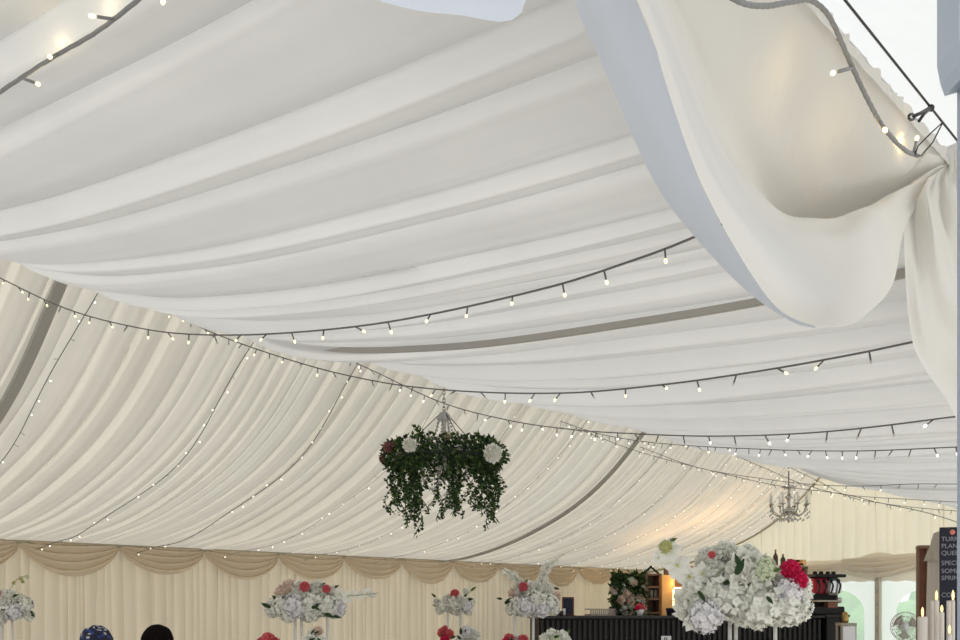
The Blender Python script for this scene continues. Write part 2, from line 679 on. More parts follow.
WV = [(rngd.uniform(10, 60), rngd.uniform(-40, 40), rngd.uniform(0, 6)) for _ in range(10)]
for j, r in enumerate(G):
    w = j / 71
    for i in range(len(r)):
        s = i / 119
        g2 = max(0, (s - .60) / .40)
        pin = sin(min(1, (1 - s) / .12) * PI / 2)
        d = (.012 * sin(w * 30 + 2 * s) + .016 * sin(w * 13 - 3 * s + 1)) * g2 * pin + .004 * sin(w * 66 + s * 9) * g2 * pin
        d += sum(.0026 * sin(w * a + s * b + c) for a, b, c in WV) * sin(s * PI)
        r[i] = r[i] + dirn * d
BR = [
    px_row([(594, -100, .60), (641, 0, .575), (668, 90, .555), (704, 190, .535), (764, 290, .52), (800, 320, .53), (815, 326, .535)])[:-1],
    px_row([(575, -95, .62), (622, 20, .60), (652, 115, .585), (690, 200, .57), (758, 291, .55), (796, 321, .54), (815, 327, .537)])[:-1],
    px_row([(562, -92, .66), (575, 0, .66), (598, 55, .66), (655, 183, .65), (692, 235, .64), (748, 292, .60), (792, 322, .55), (815, 328, .54)])[:-1],
]
GBk = surf(BR, 30, 90)
for j, r in enumerate(GBk):
    for i in range(len(r)):
        s, w = i / 89, j / 29
        r[i] = r[i] + dirn * (.004 * sin(w * 9 + s * 7) + .003 * sin(w * 5 - s * 23)) * sin(s * PI)
big = thing('drape', 'large cream and white gathered swag hanging from the eave at top right', 'drape', (0, 0, 0))
big['group'] = 'gathered swags on the near eave'
MB().grid(G).build('front_cloth', 'drape', big)
MB().grid(GBk).build('back_cloth', 'drape_cool', big, label='cool white under layer of the swag, along its left edge')
# frill along its head
rows = []
for j in range(5):
    t = j / 4
    rows.append([W(.87 + 1.4 * i / 499, .592 + .003 * (t + .2) * sin(i * .33 + sin(i * .07) * 3), .852 + .020 * t + .005 * t * sin(i * .19 + 2 * sin(i * .043))) for i in range(500)])
MB().grid(rows).build('frill', 'frill', big, label='crinkled heading along the top of the swag')
# knot of cloth at the gather
kb = MB()
for q in range(6):
    a = q * 1.05
    kb.tube([pB + Vector((.012 * cos(a), .01 * sin(a), .035 - .012 * q * .3)), pB + Vector((.02 * cos(a), -.012, 0)), pB + Vector((.012 * cos(a + 1), -.006, -.05))], [.012, .016, .010], n=7)
kb.build('gather', 'drape', big)

# the neighbouring swag on the right
tail_hem = [pB, pv(907, 205, .575), pv(907, 265, .56), pv(917, 345, .56), pv(946, 402, .56), pv(990, 462, .57), pv(1040, 455, .58), pC]
top = [W(2.23 + 1.39 * i / 7, .6, .87) for i in range(8)]
R0, R1 = crom(top, 90), crom(tail_hem, 90)
rows = []
for j in range(50):
    w = j / 49
    r = []
    for i in range(90):
        s = i / 89
        p = R0[i].lerp(R1[i], w)
        h = sin(min(1, s / .25) * PI / 2) * sin(min(1, (1 - s) / .2) * PI / 2)
        p = p + dirn * (.034 * sin(w * 17 + s * 5) * h + .05 * sin(w * PI) * h + (.013 * sin(w * 41 + s * 33) + .006 * sin(w * 23 - s * 51) + .004 * sin(w * 77 + s * 20)) * h)
        r.append(p)
    rows.append(r)
t2 = MB().grid(rows).build('drape', 'drape')
tag(t2, 'crumpled white cloth swag hanging beside the blue-grey post at right', 'drape', 'gathered swags on the near eave')

# the neighbouring swag on the left, only its hem dips into the top of the picture
hem = [pA, W(.835, .6, .575), W(.73, .6, .523), W(.63, .6, .493), W(.3, .59, .44), W(0, .59, .47), W(-.35, .6, .6), W(-.5, .6, .865)]
top = [W(.87 - 1.37 * i / 7, .6, .87) for i in range(8)]
R0, R1 = crom(top, 80), crom(hem, 80)
rows = []
for j in range(40):
    w = j / 39
    r = []
    for i in range(80):
        s = i / 79
        p = R0[i].lerp(R1[i], w)
        h = sin(s * PI) ** .5
        p = p + inward * (.02 * sin(w * 17 + s * 3) * h + .05 * sin(w * PI) * h)
        r.append(p)
    rows.append(r)
t3 = MB().grid(rows).build('drape', 'drape_cool')
tag(t3, 'white cloth swag whose hem just dips into the top middle of the photo', 'drape', 'gathered swags on the near eave')


# ------------------------------------------------------------------ fairy lights
def bulb_mesh(name, lit, stub=.024, r=.0042, cab='cable'):
    b = MB()
    b.tube([(0, 0, 0), (0, 0, -stub)], .0024 if stub > .022 else .0016, 0, 6)
    b.ball((0, 0, -stub - r * 1.3), r, 1, 8, 6, (1, 1, 1.5))
    return b.mesh(name, [cab, lit])


BM = {('n', 1): bulb_mesh('bulb', 'led'), ('n', 0): bulb_mesh('bulb', 'led_off', r=.003),
      ('m', 1): bulb_mesh('bulb', 'led_far', .026, .0046), ('m', 0): bulb_mesh('bulb', 'led_off', .028, .0035),
      ('f', 1): bulb_mesh('bulb', 'led_far', .016, .0052, 'pale_cable'), ('f', 0): bulb_mesh('bulb', 'led_off', .02, .0045, 'pale_cable')}


def light_string(pts, spacing, kind, rad, cab, label, group, seed=0, plit=.55, tilt=.7):
    rng = random.Random(seed)
    n = 90
    C = crom(pts, n)
    base = C[0]
    root = thing('fairy_light_string', label, 'string lights', base, 0, group)
    MB().tube([p - base for p in C], rad, n=6).build('cable', cab, root)
    tot = sum((b - a).length for a, b in zip(C, C[1:]))
    nb = min(98, int(tot / spacing))
    D = crom(pts, nb + 1)
    for i in range(nb):
        p = D[i].lerp(D[i + 1], .5 + rng.uniform(-.1, .1)) if i < nb else D[i]
        # stay on the cable
        p = min(C, key=lambda q: (q - p).length) if n > 4 * nb else p
        lit = 1 if rng.random() < plit else 0
        inst(BM[(kind, lit)], 'bulb', root, p - base, (rng.gauss(0, tilt), rng.gauss(0, tilt), 0))
    return root


def zrow(L, xa, za, xb, zb):   # a cable through pixels, its depth running as along a straight line
    out = []
    for (x, y) in L:
        t = (x - xa) / (xb - xa)
        iz = 1 / za + (1 / zb - 1 / za) * t
        out.append(pix(x, y, 1 / iz))
    return out


CROSS = [
    ([(-60, 248), (0, 278), (70, 310), (150, 330), (215, 335), (300, 332), (400, 320), (550, 287), (640, 258), (685, 241), (740, 216)], 60, 4.5, 640, 2.45, .15,
     'fairy light cable sagging from the left edge up to the big cream swag', .0028, 'n'),
    ([(134, 290), (165, 308), (211, 332), (300, 363), (380, 382), (460, 391), (565, 393), (660, 385), (760, 371), (850, 355), (912, 342), (960, 330)], 140, 5.8, 850, 2.75, .13,
     'fairy light cable passing just above the flower hoop to the crumpled swag at right', .0028, 'n'),
    ([(303, 338), (380, 374), (443, 403), (512, 421), (576, 430), (620, 433), (695, 436), (770, 435), (845, 430), (944, 418), (990, 411)], 310, 6.6, 880, 3.25, .125,
     'fairy light cable crossing behind the flower hoop chain, third crossing cable down', .0026, 'm'),
    ([(560, 421), (600, 434), (657, 443), (755, 449), (852, 451), (957, 447), (1000, 444)], 600, 8.0, 900, 4.4, .13,
     'fairy light cable nearly level along the roof crest, fourth crossing cable down', .0026, 'm'),
    ([(575, 428), (640, 452), (725, 474), (780, 486), (843, 494), (876, 502), (924, 512), (957, 522), (1000, 538)], 600, 9.4, 950, 6.8, .16,
     'fairy light cable falling past the chandelier towards the black sign', .0026, 'm'),
    ([(640, 447), (700, 468), (780, 481), (820, 485), (863, 486), (911, 484), (957, 484), (1000, 483)], 650, 9.6, 950, 6.4, .16,
     'fairy light cable level behind the chandelier rod across the gable', .0026, 'm'),
    ([(715, 447), (760, 466), (800, 483), (841, 494), (902, 499), (957, 502), (1000, 504)], 700, 10.4, 950, 7.6, .16,
     'thin fairy light cable low across the gable lining, under the level one', .0026, 'm'),
    ([(785, 465), (820, 482), (850, 497), (880, 503), (920, 508), (957, 511), (1000, 514)], 780, 10.6, 950, 8.2, .16,
     'thin fairy light cable lowest across the gable, starting at the chandelier rod', .0026, 'm'),
]
for i, (L, xa, za, xb, zb, sp, lab, rad, kind) in enumerate(CROSS):
    tail_end = W([2.02, 3.0, 4.3, 5.6, 9.0, 8.4, 10.0, 11.0][i], .66, .84)
    light_string(zrow(L, xa, za, xb, zb) + [tail_end], sp, kind, rad, 'cable', lab, 'fairy lights across the tent', seed=40 + i, plit=.85 if i == 0 else .55, tilt=.45)

FS = [3.22, 4.36, 5.27, 6.2, 7.15, 8.1, 9.7, 10.4, 11.1, 11.8, 12.5, 13.2]
FL = ['nearest the left edge, beside the grey band', 'second from the left', 'third from the left',
      'fourth from the left, passing behind the flower hoop', 'fifth from the left', 'sixth from the left, just before the right grey band',
      'just past the right grey band', 'second past the right grey band', 'third past the right grey band',
      'fourth past the right grey band', 'fifth past the right grey band', 'nearest the gable']
for i, u in enumerate(FS):
    prof = crom([(0, a, b) for a, b in FAR[1:]], 14)
    pts = [W(u + .03 * sin(j * 1.1 + i), p.y - .06, p.z - .085 + (.02 if j > 11 else 0)) for j, p in enumerate(prof)]
    light_string(pts, .14, 'f', .0028 if i < 3 else .0018, 'cable' if i < 3 else 'pale_cable',
                 'fairy lights down the far slope, ' + FL[i], 'fairy lights down the far slope', seed=70 + i, plit=.6, tilt=.9)

# thick near cables
def near_string(pts, bulbs, label, rad):
    C = crom(pts, 80)
    base = C[0]
    root = thing('fairy_light_string', label, 'string lights', base, 0, 'thick fairy light cables close to the camera')
    tw = [p + Vector((rad * .10 * sin(i * 1.9), 0, rad * .10 * cos(i * 1.9))) - base for i, p in enumerate(crom(pts, 160))]
    MB().tube(tw, rad, n=8).build('cable', 'rope', root)
    for (a, b) in bulbs:
        d = b - a
        mb = MB()
        mb.tube([(0, 0, 0), d * .72], rad * .75, 0, 7)
        mb.add(*ell(d, rad * 1.05), 1)
        mb.build('bulb', ['rope', 'led'], root, loc=a - base)
    return root


def ell(d, r):
    q = Vector((0, 0, 1)).rotation_difference(d.normalized())
    b = MB().ball((0, 0, 0), r, 0, 10, 8, (1, 1, 1.6))
    return [q @ Vector(p) + d for p in b.v], b.f


ZL = 1.52
near_string([W(.45, 2.35, .87), pix(-60, 133, 1.85), pix(0, 92, 1.68), pix(52, 58, 1.60), pix(95, 33, 1.53), pix(138, 0, 1.45), pix(190, -45, 1.36), W(.80, .62, .86)],
            [(pix(112, 19, 1.49), pix(92, 16, 1.47)), (pix(57, 55, 1.59), pix(50, 57, 1.57)), (pix(22, 78, 1.63), pix(38, 84, 1.60)), (pix(165, -20, 1.40), pix(163, 1, 1.42))],
            'thick grey fairy light cable across the top left corner', .0032)
near_string([pv(700, -25, .57), pv(738, 1, .56), pv(765, 6, .56), pv(790, 2, .56), pv(812, 1, .56), pv(830, 18, .56), pv(850, 62, .56), pv(868, 100, .56), pv(884, 128, .565), pv(905, 150, .57), pv(918, 156, .575)],
            [(pv(852, 68, .56), pv(833, 73, .555)), (pv(880, 122, .56), pv(885, 130, .55)), (pv(914, 152, .57), pv(917, 138, .57)), (pv(838, 38, .60), pv(812, 80, .715))],
            'thick grey fairy light cable looped along the top edge of the big cream swag', .0036)

# steel cable with clip
root = thing('steel_cable', 'dark taut wire running along the eave above the big swag', 'cable', pv(800, -58, .53))
b0 = Vector(root.location)
MB().tube([pv(800, -58, .53) - b0, pv(845, 0, .53) - b0, pv(960, 144, .53) - b0, pv(1010, 208, .53) - b0], .0020, n=7).build('wire', 'darksteel', root)
c = MB()
c.tube([pv(931, 107, .528) - b0, pv(921, 113, .53) - b0, pv(914, 116, .53) - b0], .0030)
c.tube([pv(911.5 + 3 * cos(a), 117 + 3 * sin(a), .53) - b0 for a in [k * .7 for k in range(10)]], .0022)
c.tube([pv(931, 108, .527) - b0, pv(924, 114, .528) - b0, pv(919, 121, .53) - b0], .0026)
c.ball(pv(931, 108, .528) - b0, .006, 0, 8, 6)
c.build('cable_clip', 'darksteel', root)
MB().tube([pv(943, 122, .53) - b0, pv(930, 134, .54) - b0, pv(918, 146, .56) - b0, pv(915, 155, .57) - b0, pv(921, 156, .57) - b0, pv(933, 142, .55) - b0, pv(943, 122, .53) - b0], .0012).build('wire_loop', 'darksteel', root)

# post at the right edge with its bracket
zp = 1.25
pb = pix(1003, 603, zp)
xl = (955.5 - PX) / F * (zp + .03)
post = thing('post', 'pale blue-grey upright post down the right edge of the photo', 'post', (pb.x, pb.y, 0))
pw = 2 * (pb.x - xl)
MB().box((0, 0, 1.25), (pw, .06, 2.5), bev=.006).build('upright', 'post', post)
x0, x1 = (937 - PX) / F * (zp + .03) - pb.x, (957 - PX) / F * zp - pb.x + .01
zt, zb_ = 1.25 / F * 640 + H, (603 - 84) / F * zp + H
mbk = MB()
outl = [(x0, zt), (x0, zb_ + .035), (x0 + .004, zb_ + .014), (x0 + .009, zb_), (x1 + .01, zb_ + .006), (x1 + .01, zt)]
vs = [(x, -.03, z) for x, z in outl] + [(x, .03, z) for x, z in outl]
nO = len(outl)
mbk.add(vs, [tuple(range(nO)), tuple(range(2 * nO - 1, nO - 1, -1))] + [(k, k + nO, (k + 1) % nO + nO, (k + 1) % nO) for k in range(nO)])
mbk.build('bracket', 'bracket', post, smooth=False)
mbc = MB()
zc = (603 - 6) / F * zp + H
mbc.box(((940 - 1003) / F * zp, -.05, zc + .03), (.030, .04, .055), rz=.3, bev=.004)
mbc.build('bracket_cap', 'navy', post, smooth=False, label='dark navy cap at the top of the bracket')


# ------------------------------------------------------------------ flowers
def petal(mb, c, nrm, tan, L, Wd, cup, curl, mi=0, nx=4, ny=4, ruf=0.0, ph=0.0):
    nrm = nrm.normalized()
    tan = (tan - nrm * tan.dot(nrm)).normalized()
    bi = nrm.cross(tan)
    rows = []
    for j in range(ny + 1):
        t = j / ny
        wd = Wd * (sin(PI * (.12 + .80 * t)) ** .7)
        r = []
        for i in range(nx + 1):
            s = i / nx * 2 - 1
            h = cup * (s * s) * Wd + curl * L * (t - .2) ** 2 * (1 if t > .2 else .2) + ruf * Wd * sin(s * 5 + ph) * t
            r.append(c + tan * (L * t * (1 - .18 * s * s)) + bi * (s * wd / 2) + nrm * h)
        rows.append(r)
    mb.grid(rows, mi)


def fib(n):
    for i in range(n):
        z = 1 - 2 * (i + .5) / n
        a = i * 2.39996
        r = math.sqrt(1 - z * z)
        yield Vector((r * cos(a), r * sin(a), z))


def peony(mats, r=1.0, n=46, seed=0):
    rng = random.Random(seed)
    mb = MB()
    mb.ball((0, 0, 0), r * .62, 0, 12, 8)
    for i, d in enumerate(fib(n)):
        if d.z < -.75:
            continue
        up = Vector((0, 0, 1)) if abs(d.z) < .95 else Vector((1, 0, 0))
        tan = (up - d * up.dot(d)).normalized()
        tan = Matrix.Rotation(rng.uniform(-.7, .7), 3, d) @ tan
        lift = (d + tan * rng.uniform(-.35, .1)).normalized()
        petal(mb, d * r * .60 - tan * r * .22, lift, tan, r * .58, r * .72, .30, rng.uniform(.2, .9), 0, 4, 4, .10, rng.uniform(0, 6))
    return mb.mesh('bloom', mats)


def hydrangea(mats, r=1.0, n=115, seed=0):
    rng = random.Random(seed)
    mb = MB()
    mb.ball((0, 0, 0), r * .72, 0, 12, 8)
    for d in fib(n):
        d = (d + Vector((rng.gauss(0, .12), rng.gauss(0, .12), rng.gauss(0, .12)))).normalized()
        c = d * r * rng.uniform(.74, .98)
        t0 = d.orthogonal().normalized()
        a0 = rng.uniform(0, 6)
        for k in range(4):
            tan = Matrix.Rotation(a0 + k * PI / 2, 3, d) @ t0
            petal(mb, c, (d - tan * .25), tan, r * .24, r * .24, -.1, .25, 0, 2, 2)
        mb.ball(c + d * r * .02, r * .025, 1, 5, 4)
    return mb.mesh('bloom', mats)


def carnation(mats, r=1.0, n=80, seed=0):
    rng = random.Random(seed)
    mb = MB()
    mb.ball((0, 0, 0), r * .55, 0, 10, 7)
    for d in fib(n):
        if d.z < -.6:
            continue
        tan = Matrix.Rotation(rng.uniform(0, 6), 3, d) @ d.orthogonal().normalized()
        petal(mb, d * r * .45, tan, d, r * .55, r * .5, .3, rng.uniform(-.5, .5), 0, 4, 3, .25, rng.uniform(0, 6))
    return mb.mesh('bloom', mats)


def orchid(mats, r=1.0):
    mb = MB()
    nz = Vector((0, 0, 1))
    for k in range(5):
        a = k * 2 * PI / 5 + .3
        tan = Vector((cos(a), sin(a), .15))
        petal(mb, tan * r * .05, Vector((-cos(a) * .2, -sin(a) * .2, 1)), tan, r * .95, r * (.95 if k % 2 else .72), -.12, -.2, 0, 5, 5)
    for k in range(3):
        a = k * 2.1
        mb.ball((.10 * r * cos(a), .10 * r * sin(a), .10 * r), r * .08, 1, 8, 6)
    return mb.mesh('bloom', mats)


def leaf_mesh(matn, L=1.0, Wd=.42):
    mb = MB()
    petal(mb, Vector((0, 0, 0)), Vector((0, 0, 1)), Vector((1, 0, 0)), L, Wd, .15, -.12, 0, 4, 6)
    return mb.mesh('leaf', [matn])


FM = dict(
    peony=peony(['petal', 'petal_green'], seed=1), peony2=peony(['petal', 'petal_green'], n=60, seed=2),
    lilac=hydrangea(['petal_lilac', 'petal_green'], seed=3), hyd=hydrangea(['petal', 'petal_green'], seed=4),
    hyd2=hydrangea(['petal', 'petal_green'], n=100, seed=5), green=hydrangea(['petal_green', 'yellow'], seed=8),
    pink=carnation(['pink'], seed=6), coral=carnation(['coralpink'], seed=7), blush=peony(['blush'], seed=9),
    dusty=carnation(['dusty'], n=50, seed=10), orchid=orchid(['petal', 'yellow']), orchidg=orchid(['petal_green', 'yellow']),
    lime=carnation(['lime'], n=40, seed=14), leaf=leaf_mesh('leaf'), leaf2=leaf_mesh('leaf2'), small=peony(['petal'], n=24, seed=12))


def face(d):
    return Vector((0, 0, 1)).rotation_difference(Vector(d).normalized()).to_matrix()


def bouquet(px, py, Z, heads, leaves, label, legs, sprays=(), name='flower_arrangement', group=None, vase=None):
    """heads: (kind, x, y, radius in px, depth offset in m). Everything is placed about the centre line of a stand on the floor."""
    base = pix(px, py, Z)
    root = thing(name, label, 'flowers', (base.x, base.y, 0), 0, group)
    o = Vector(root.location)
    k = Z / F
    rng = random.Random(int(px * 7 + py))
    cz = base.z
    ctr = Vector((0, 0, cz))
    for (kd, x, y, r, dz) in heads:
        p = pix(x, y, Z) - o + Vector((0, dz, 0))
        d = (p - ctr + Vector((0, -.10 - .3 * r * k, .02)))
        rot = face(d) @ Matrix.Rotation(rng.uniform(0, 6), 3, 'Z')
        if kd.startswith('orchid'):
            rot = face(d.normalized() * .5 + Vector((rng.uniform(-.3, .3), -1, rng.uniform(-.1, .4)))) @ Matrix.Rotation(rng.uniform(0, 6), 3, 'Z')
        inst(FM[kd], 'bloom', root, p, rot, r * k, None)
    for (kd, x, y, L, ang, dz) in leaves:
        p = pix(x, y, Z) - o + Vector((0, dz, 0))
        m = Matrix.Rotation(-ang, 3, 'Y') @ Matrix.Rotation(1.2 + rng.uniform(-.4, .4), 3, 'X')
        inst(FM[kd], 'leaf', root, p, m, L * k)
    for pts in sprays:
        Q = [pix(x, y, Z) - o + Vector((0, -.02, 0)) for x, y in pts]
        MB().tube(crom(Q, 14), .0022, n=5).build('flower_stem', 'stem', root)
    # stand
    if legs:
        zt = cz + .0
        mb = MB()
        mb.lathe([(.001, zt - .02), (.11, zt - .02), (.11, zt), (.001, zt)], n=20)
        mb.build('stand_top', 'white_metal', root)
        for lx in legs:
            q = pix(lx, py, Z) - o
            MB().tube([(q.x, -.03, .02), (q.x, -.03, zt)], .0075 * max(1, Z / 6), n=8).build('stand_leg', legs_mat, root)
        MB().lathe([(.001, 0), (.16, 0), (.16, .02), (.001, .02)], n=24).build('stand_base', 'white_metal', root)
    if vase:
        zt = cz - vase * k
        MB().lathe([(.001, 0), (.13, 0), (.13, .015), (.02, .03), (.02, zt - .18), (.05, zt - .14), (.045, zt + .01), (.001, zt + .01)], n=18).build('vase', 'acrylic', root)
    return root


legs_mat = 'white_metal'
# the big one on the right
E = [('peony', 696, 605, 24, -.05), ('lilac', 699, 616, 17, -.12), ('hyd', 722, 596, 25, -.06), ('hyd2', 752, 606, 24, -.10), ('peony2', 741, 573, 22, -.10), ('hyd', 775, 602, 24, -.08),
     ('hyd2', 790, 606, 20, -.04), ('hyd', 795, 590, 18, 0), ('peony', 765, 586, 19, -.06), ('green', 754, 570, 13, -.14), ('lilac', 779, 592, 15, -.12), ('peony2', 728, 556, 15, .03),
     ('peony2', 712, 562, 15, .02), ('peony', 712, 578, 17, -.02), ('peony', 750, 556, 12, .04), ('peony2', 758, 563, 10, .05), ('hyd', 735, 588, 20, .10), ('hyd', 760, 590, 24, .10),
     ('peony', 737, 611, 15, -.08), ('small', 747, 551, 7, .04),
     ('orchid', 668, 551, 14, -.02), ('orchidg', 664, 547, 8, -.05), ('orchid', 676, 566, 15, -.03), ('orchid', 687, 577, 15, -.04), ('orchid', 700, 574, 13, -.05), ('orchid', 690, 588, 10, -.01), ('orchid', 660, 558, 9, .02),
     ('pink', 781, 571, 11, -.12), ('pink', 788, 581, 10, -.13), ('coral', 706, 556, 4, -.10), ('lime', 663, 548, 7.5, -.06)]
EL = [('leaf', 690, 592, 14, -.9, -.14), ('leaf', 722, 576, 17, 1.1, -.22), ('leaf', 726, 568, 13, 2.0, -.22), ('leaf', 752, 597, 10, -.8, -.20), ('leaf2', 759, 573, 9, .4, -.2),
      ('leaf', 798, 582, 15, 1.3, .0), ('leaf2', 669, 541, 8, .3, -.02), ('leaf', 806, 600, 10, -.5, 0), ('leaf', 716, 585, 12, .4, -.12), ('leaf', 773, 612, 12, -2.2, -.1)]
bouquet(735, 590, 4.0, E, EL, 'big close white flower arrangement with two pink blooms, in front of the bar', [728, 734, 773],
        [[(733, 590), (690, 580), (668, 548), (672, 538)]], group='tall flower stands')
# small tall ones at the back
A = [('hyd', 6, 606, 11, 0), ('lilac', 18, 612, 9, -.06), ('hyd2', 26, 606, 9, -.02), ('peony', 12, 597, 8, -.05), ('hyd', -8, 612, 11, 0), ('hyd', -6, 598, 10, .02), ('peony', 4, 616, 9, -.06), ('hyd2', 17, 603, 10, .04), ('coral', 0, 594, 6, -.08), ('small', 29, 616, 6, 0), ('lime', 22, 579, 2.5, -.02), ('lime', 15, 583, 2, -.02), ('lime', 24, 582, 2, -.02), ('green', 28, 577, 2, -.02)]
bouquet(5, 606, 7.6, A, [('leaf', 17, 597, 7, .4, -.08), ('leaf', 27, 598, 9, -.8, 0), ('leaf', 31, 611, 8, -.9, -.02), ('leaf', 2, 614, 6, .2, -.1)],
        'white flower arrangement cut off by the left edge of the photo', [4, 14], [[(8, 600), (15, 583), (22, 577), (30, 577)]], group='tall flower stands')
Bh = [('hyd', 285, 606, 12, -.02), ('lilac', 297, 606, 13, -.08), ('hyd2', 313, 603, 14, -.06), ('hyd', 327, 605, 13, -.04), ('lilac', 336, 608, 11, 0), ('peony', 302, 592, 11, -.03), ('peony2', 318, 592, 11, -.02), ('hyd', 273, 608, 10, .02),
      ('blush', 290, 589, 9, 0), ('blush', 282, 593, 8, .02), ('coral', 307, 587, 5.5, -.10), ('coral', 328, 589, 4.5, -.08), ('peony', 329, 594, 8, .0), ('hyd', 305, 603, 18, .08), ('hyd', 325, 602, 12, .08), ('hyd', 290, 614, 9, -.05), ('hyd', 312, 613, 10, -.05),
      ('orchid', 340, 594, 7, -.02), ('orchid', 348, 597, 7, -.02), ('orchid', 358, 595, 6, 0), ('orchid', 367, 593, 6, 0), ('small', 373, 595, 3, 0)]
bouquet(308, 604, 7.5, Bh, [('leaf', 272, 607, 11, 2.8, -.04), ('leaf', 278, 600, 8, 2.5, 0), ('leaf', 322, 586, 6, .6, -.06), ('leaf', 333, 588, 7, .4, 0), ('leaf', 315, 608, 10, .5, -.14), ('leaf', 327, 614, 10, -.3, -.12), ('leaf', 335, 616, 8, -.2, -.08), ('leaf', 318, 606, 7, -.8, -.14)],
        'white flower arrangement with an orchid spray to the right, on the far curtain', [296, 302, 328], [[(325, 596), (345, 596), (362, 595), (379, 593)]], group='tall flower stands')
Ch = [('hyd', 443, 606, 7, -.02), ('hyd2', 455, 603, 8, -.06), ('lilac', 466, 606, 7, -.03), ('peony', 448, 600, 6, 0), ('hyd', 470, 602, 5, .02), ('hyd', 456, 608, 8, .05), ('coral', 455, 594, 5, -.06), ('peony', 437, 602, 4, 0), ('small', 466, 592, 4, 0), ('peony2', 460, 601, 6, -.08), ('hyd', 440, 610, 5, 0), ('hyd', 468, 611, 5, 0)]
bouquet(455, 604, 9.5, Ch, [('leaf', 463, 599, 7, .9, -.05), ('leaf', 436, 597, 6, 2.5, 0), ('leaf2', 437, 606, 5, 2.9, 0), ('leaf', 467, 600, 7, .2, -.04), ('leaf2', 471, 591, 7, .7, 0)],
        'smallest raised white flower arrangement, one coral bloom on top, mid photo', [448, 461], [[(463, 600), (468, 593), (476, 588)]], group='tall flower stands')
Dh = [('hyd', 519, 606, 11, -.02), ('lilac', 526, 606, 10, -.09), ('hyd2', 536, 600, 12, -.06), ('hyd', 548, 603, 11, -.02), ('peony', 531, 592, 11, 0), ('peony2', 543, 591, 10, 0), ('lilac', 541, 609, 9, -.08), ('hyd', 533, 603, 15, .08), ('hyd', 553, 609, 7, -.02), ('hyd', 512, 609, 7, .02),
      ('blush', 513, 593, 5, 0), ('coral', 523, 587, 5, -.06), ('peony', 518, 591, 6, 0), ('blush', 555, 597, 6, .02),
      ('orchid', 516, 579, 5, 0), ('orchid', 510, 574, 5, 0), ('orchid', 505, 571, 4, 0), ('orchid', 543, 576, 6, 0), ('orchid', 546, 568, 6, 0), ('orchid', 552, 563, 5, 0), ('orchid', 557, 561, 4, 0), ('orchid', 541, 583, 6, 0), ('small', 545, 571, 5, 0), ('small', 549, 565, 4.5, 0), ('small', 543, 578, 5, 0), ('small', 513, 576, 5, 0), ('small', 519, 582, 5, 0)]
bouquet(533, 603, 8.5, Dh, [('leaf', 505, 604, 11, .7, -.02), ('leaf', 502, 599, 6, 3, 0), ('leaf', 538, 602, 6, .4, -.13), ('leaf', 554, 588, 6, -.2, 0), ('leaf2', 526, 583, 5, 1.1, 0), ('leaf', 556, 608, 6, 1.2, -.04)],
        'white flower arrangement with two upright orchid sprays, left of the bar', [515, 533], [[(525, 595), (518, 580), (506, 571), (502, 568)], [(540, 592), (543, 575), (552, 563), (564, 554)]], group='tall flower stands')
# low ones whose tops show at the bottom edge
bouquet(268, 640, 6.7, [('coral', 268, 640, 8, 0), ('coral', 261, 643, 6, .02), ('coral', 275, 643, 6, .02)], [('leaf', 262, 646, 7, 2.6, 0)], 'coral pink posy at the bottom edge, below the left orchid bouquet', [], vase=6, group='low posies')
bouquet(317, 638, 6.5, [('small', 312, 635, 6, 0), ('blush', 318, 631, 5, 0), ('peony', 309, 641, 6, 0), ('small', 321, 640, 5, -.03)], [('leaf', 313, 634, 7, 1.0, -.07), ('leaf', 316, 633, 6, .3, -.06), ('leaf', 311, 640, 7, .3, -.08), ('leaf', 319, 638, 6, -.8, -.06)], 'white posy with dark leaves at the bottom edge, under the orchid bouquet', [], vase=6, group='low posies')
bouquet(446, 636, 8.6, [('coral', 443, 633, 6, 0), ('coral', 449, 634, 5.5, -.02), ('pink', 445, 639, 5, -.04), ('coral', 445, 628, 3, 0)], [('leaf', 445, 638, 6, 2.4, -.06), ('leaf', 451, 638, 6, .4, -.05)], 'pink posy at the bottom edge, under the smallest raised bouquet', [], vase=6, group='low posies')
bouquet(467, 636, 8.4, [('lilac', 467, 632, 7, 0), ('peony', 473, 636, 7, 0), ('small', 461, 638, 5, 0), ('peony', 471, 642, 6, 0)], [('leaf', 461, 634, 7, 1.6, -.05), ('leaf', 465, 632, 4, 1.2, -.10), ('leaf', 461, 639, 6, 2.4, -.05)], 'lilac white posy with dark leaves at the bottom edge, beside the pink posy', [], vase=6, group='low posies')
bouquet(512, 641, 7.9, [('coral', 509, 639, 6, 0), ('pink', 506, 642, 5, -.02), ('coral', 523, 640, 6, 0), ('peony', 516, 640, 5, .02)], [('leaf', 510, 642, 6, 1.3, -.05)], 'coral and white posy at the bottom edge, under the twin-spray bouquet', [], vase=6, group='low posies')
bouquet(552, 640, 7.2, [('small', 551, 634, 6, 0), ('small', 562, 636, 7, 0), ('peony', 546, 640, 7, 0), ('green', 555, 639, 5, -.05), ('small', 567, 641, 5, 0)], [('leaf', 553, 637, 6, .3, -.09), ('leaf', 560, 640, 6, -.6, -.08), ('leaf2', 566, 634, 7, .8, 0)], 'cream white posy at the bottom edge, before the dark bar front', [], vase=6, group='low posies')

# ------------------------------------------------------------------ hanging flower hoop
hc = W(5.37, 4.6, .95)
hoop = thing('hanging_flower_hoop', 'hanging green flower hoop with trailing vines and white roses, mid tent', 'hanging flowers', (hc.x, hc.y, hc.z))
R0h = .318
rng = random.Random(21)
mb = MB()
mb.tube([(R0h * cos(a), R0h * sin(a), 0) for a in [k * 2 * PI / 40 for k in range(41)]], .014, n=8, cap=False)
mb.build('ring', 'darksteel', hoop)
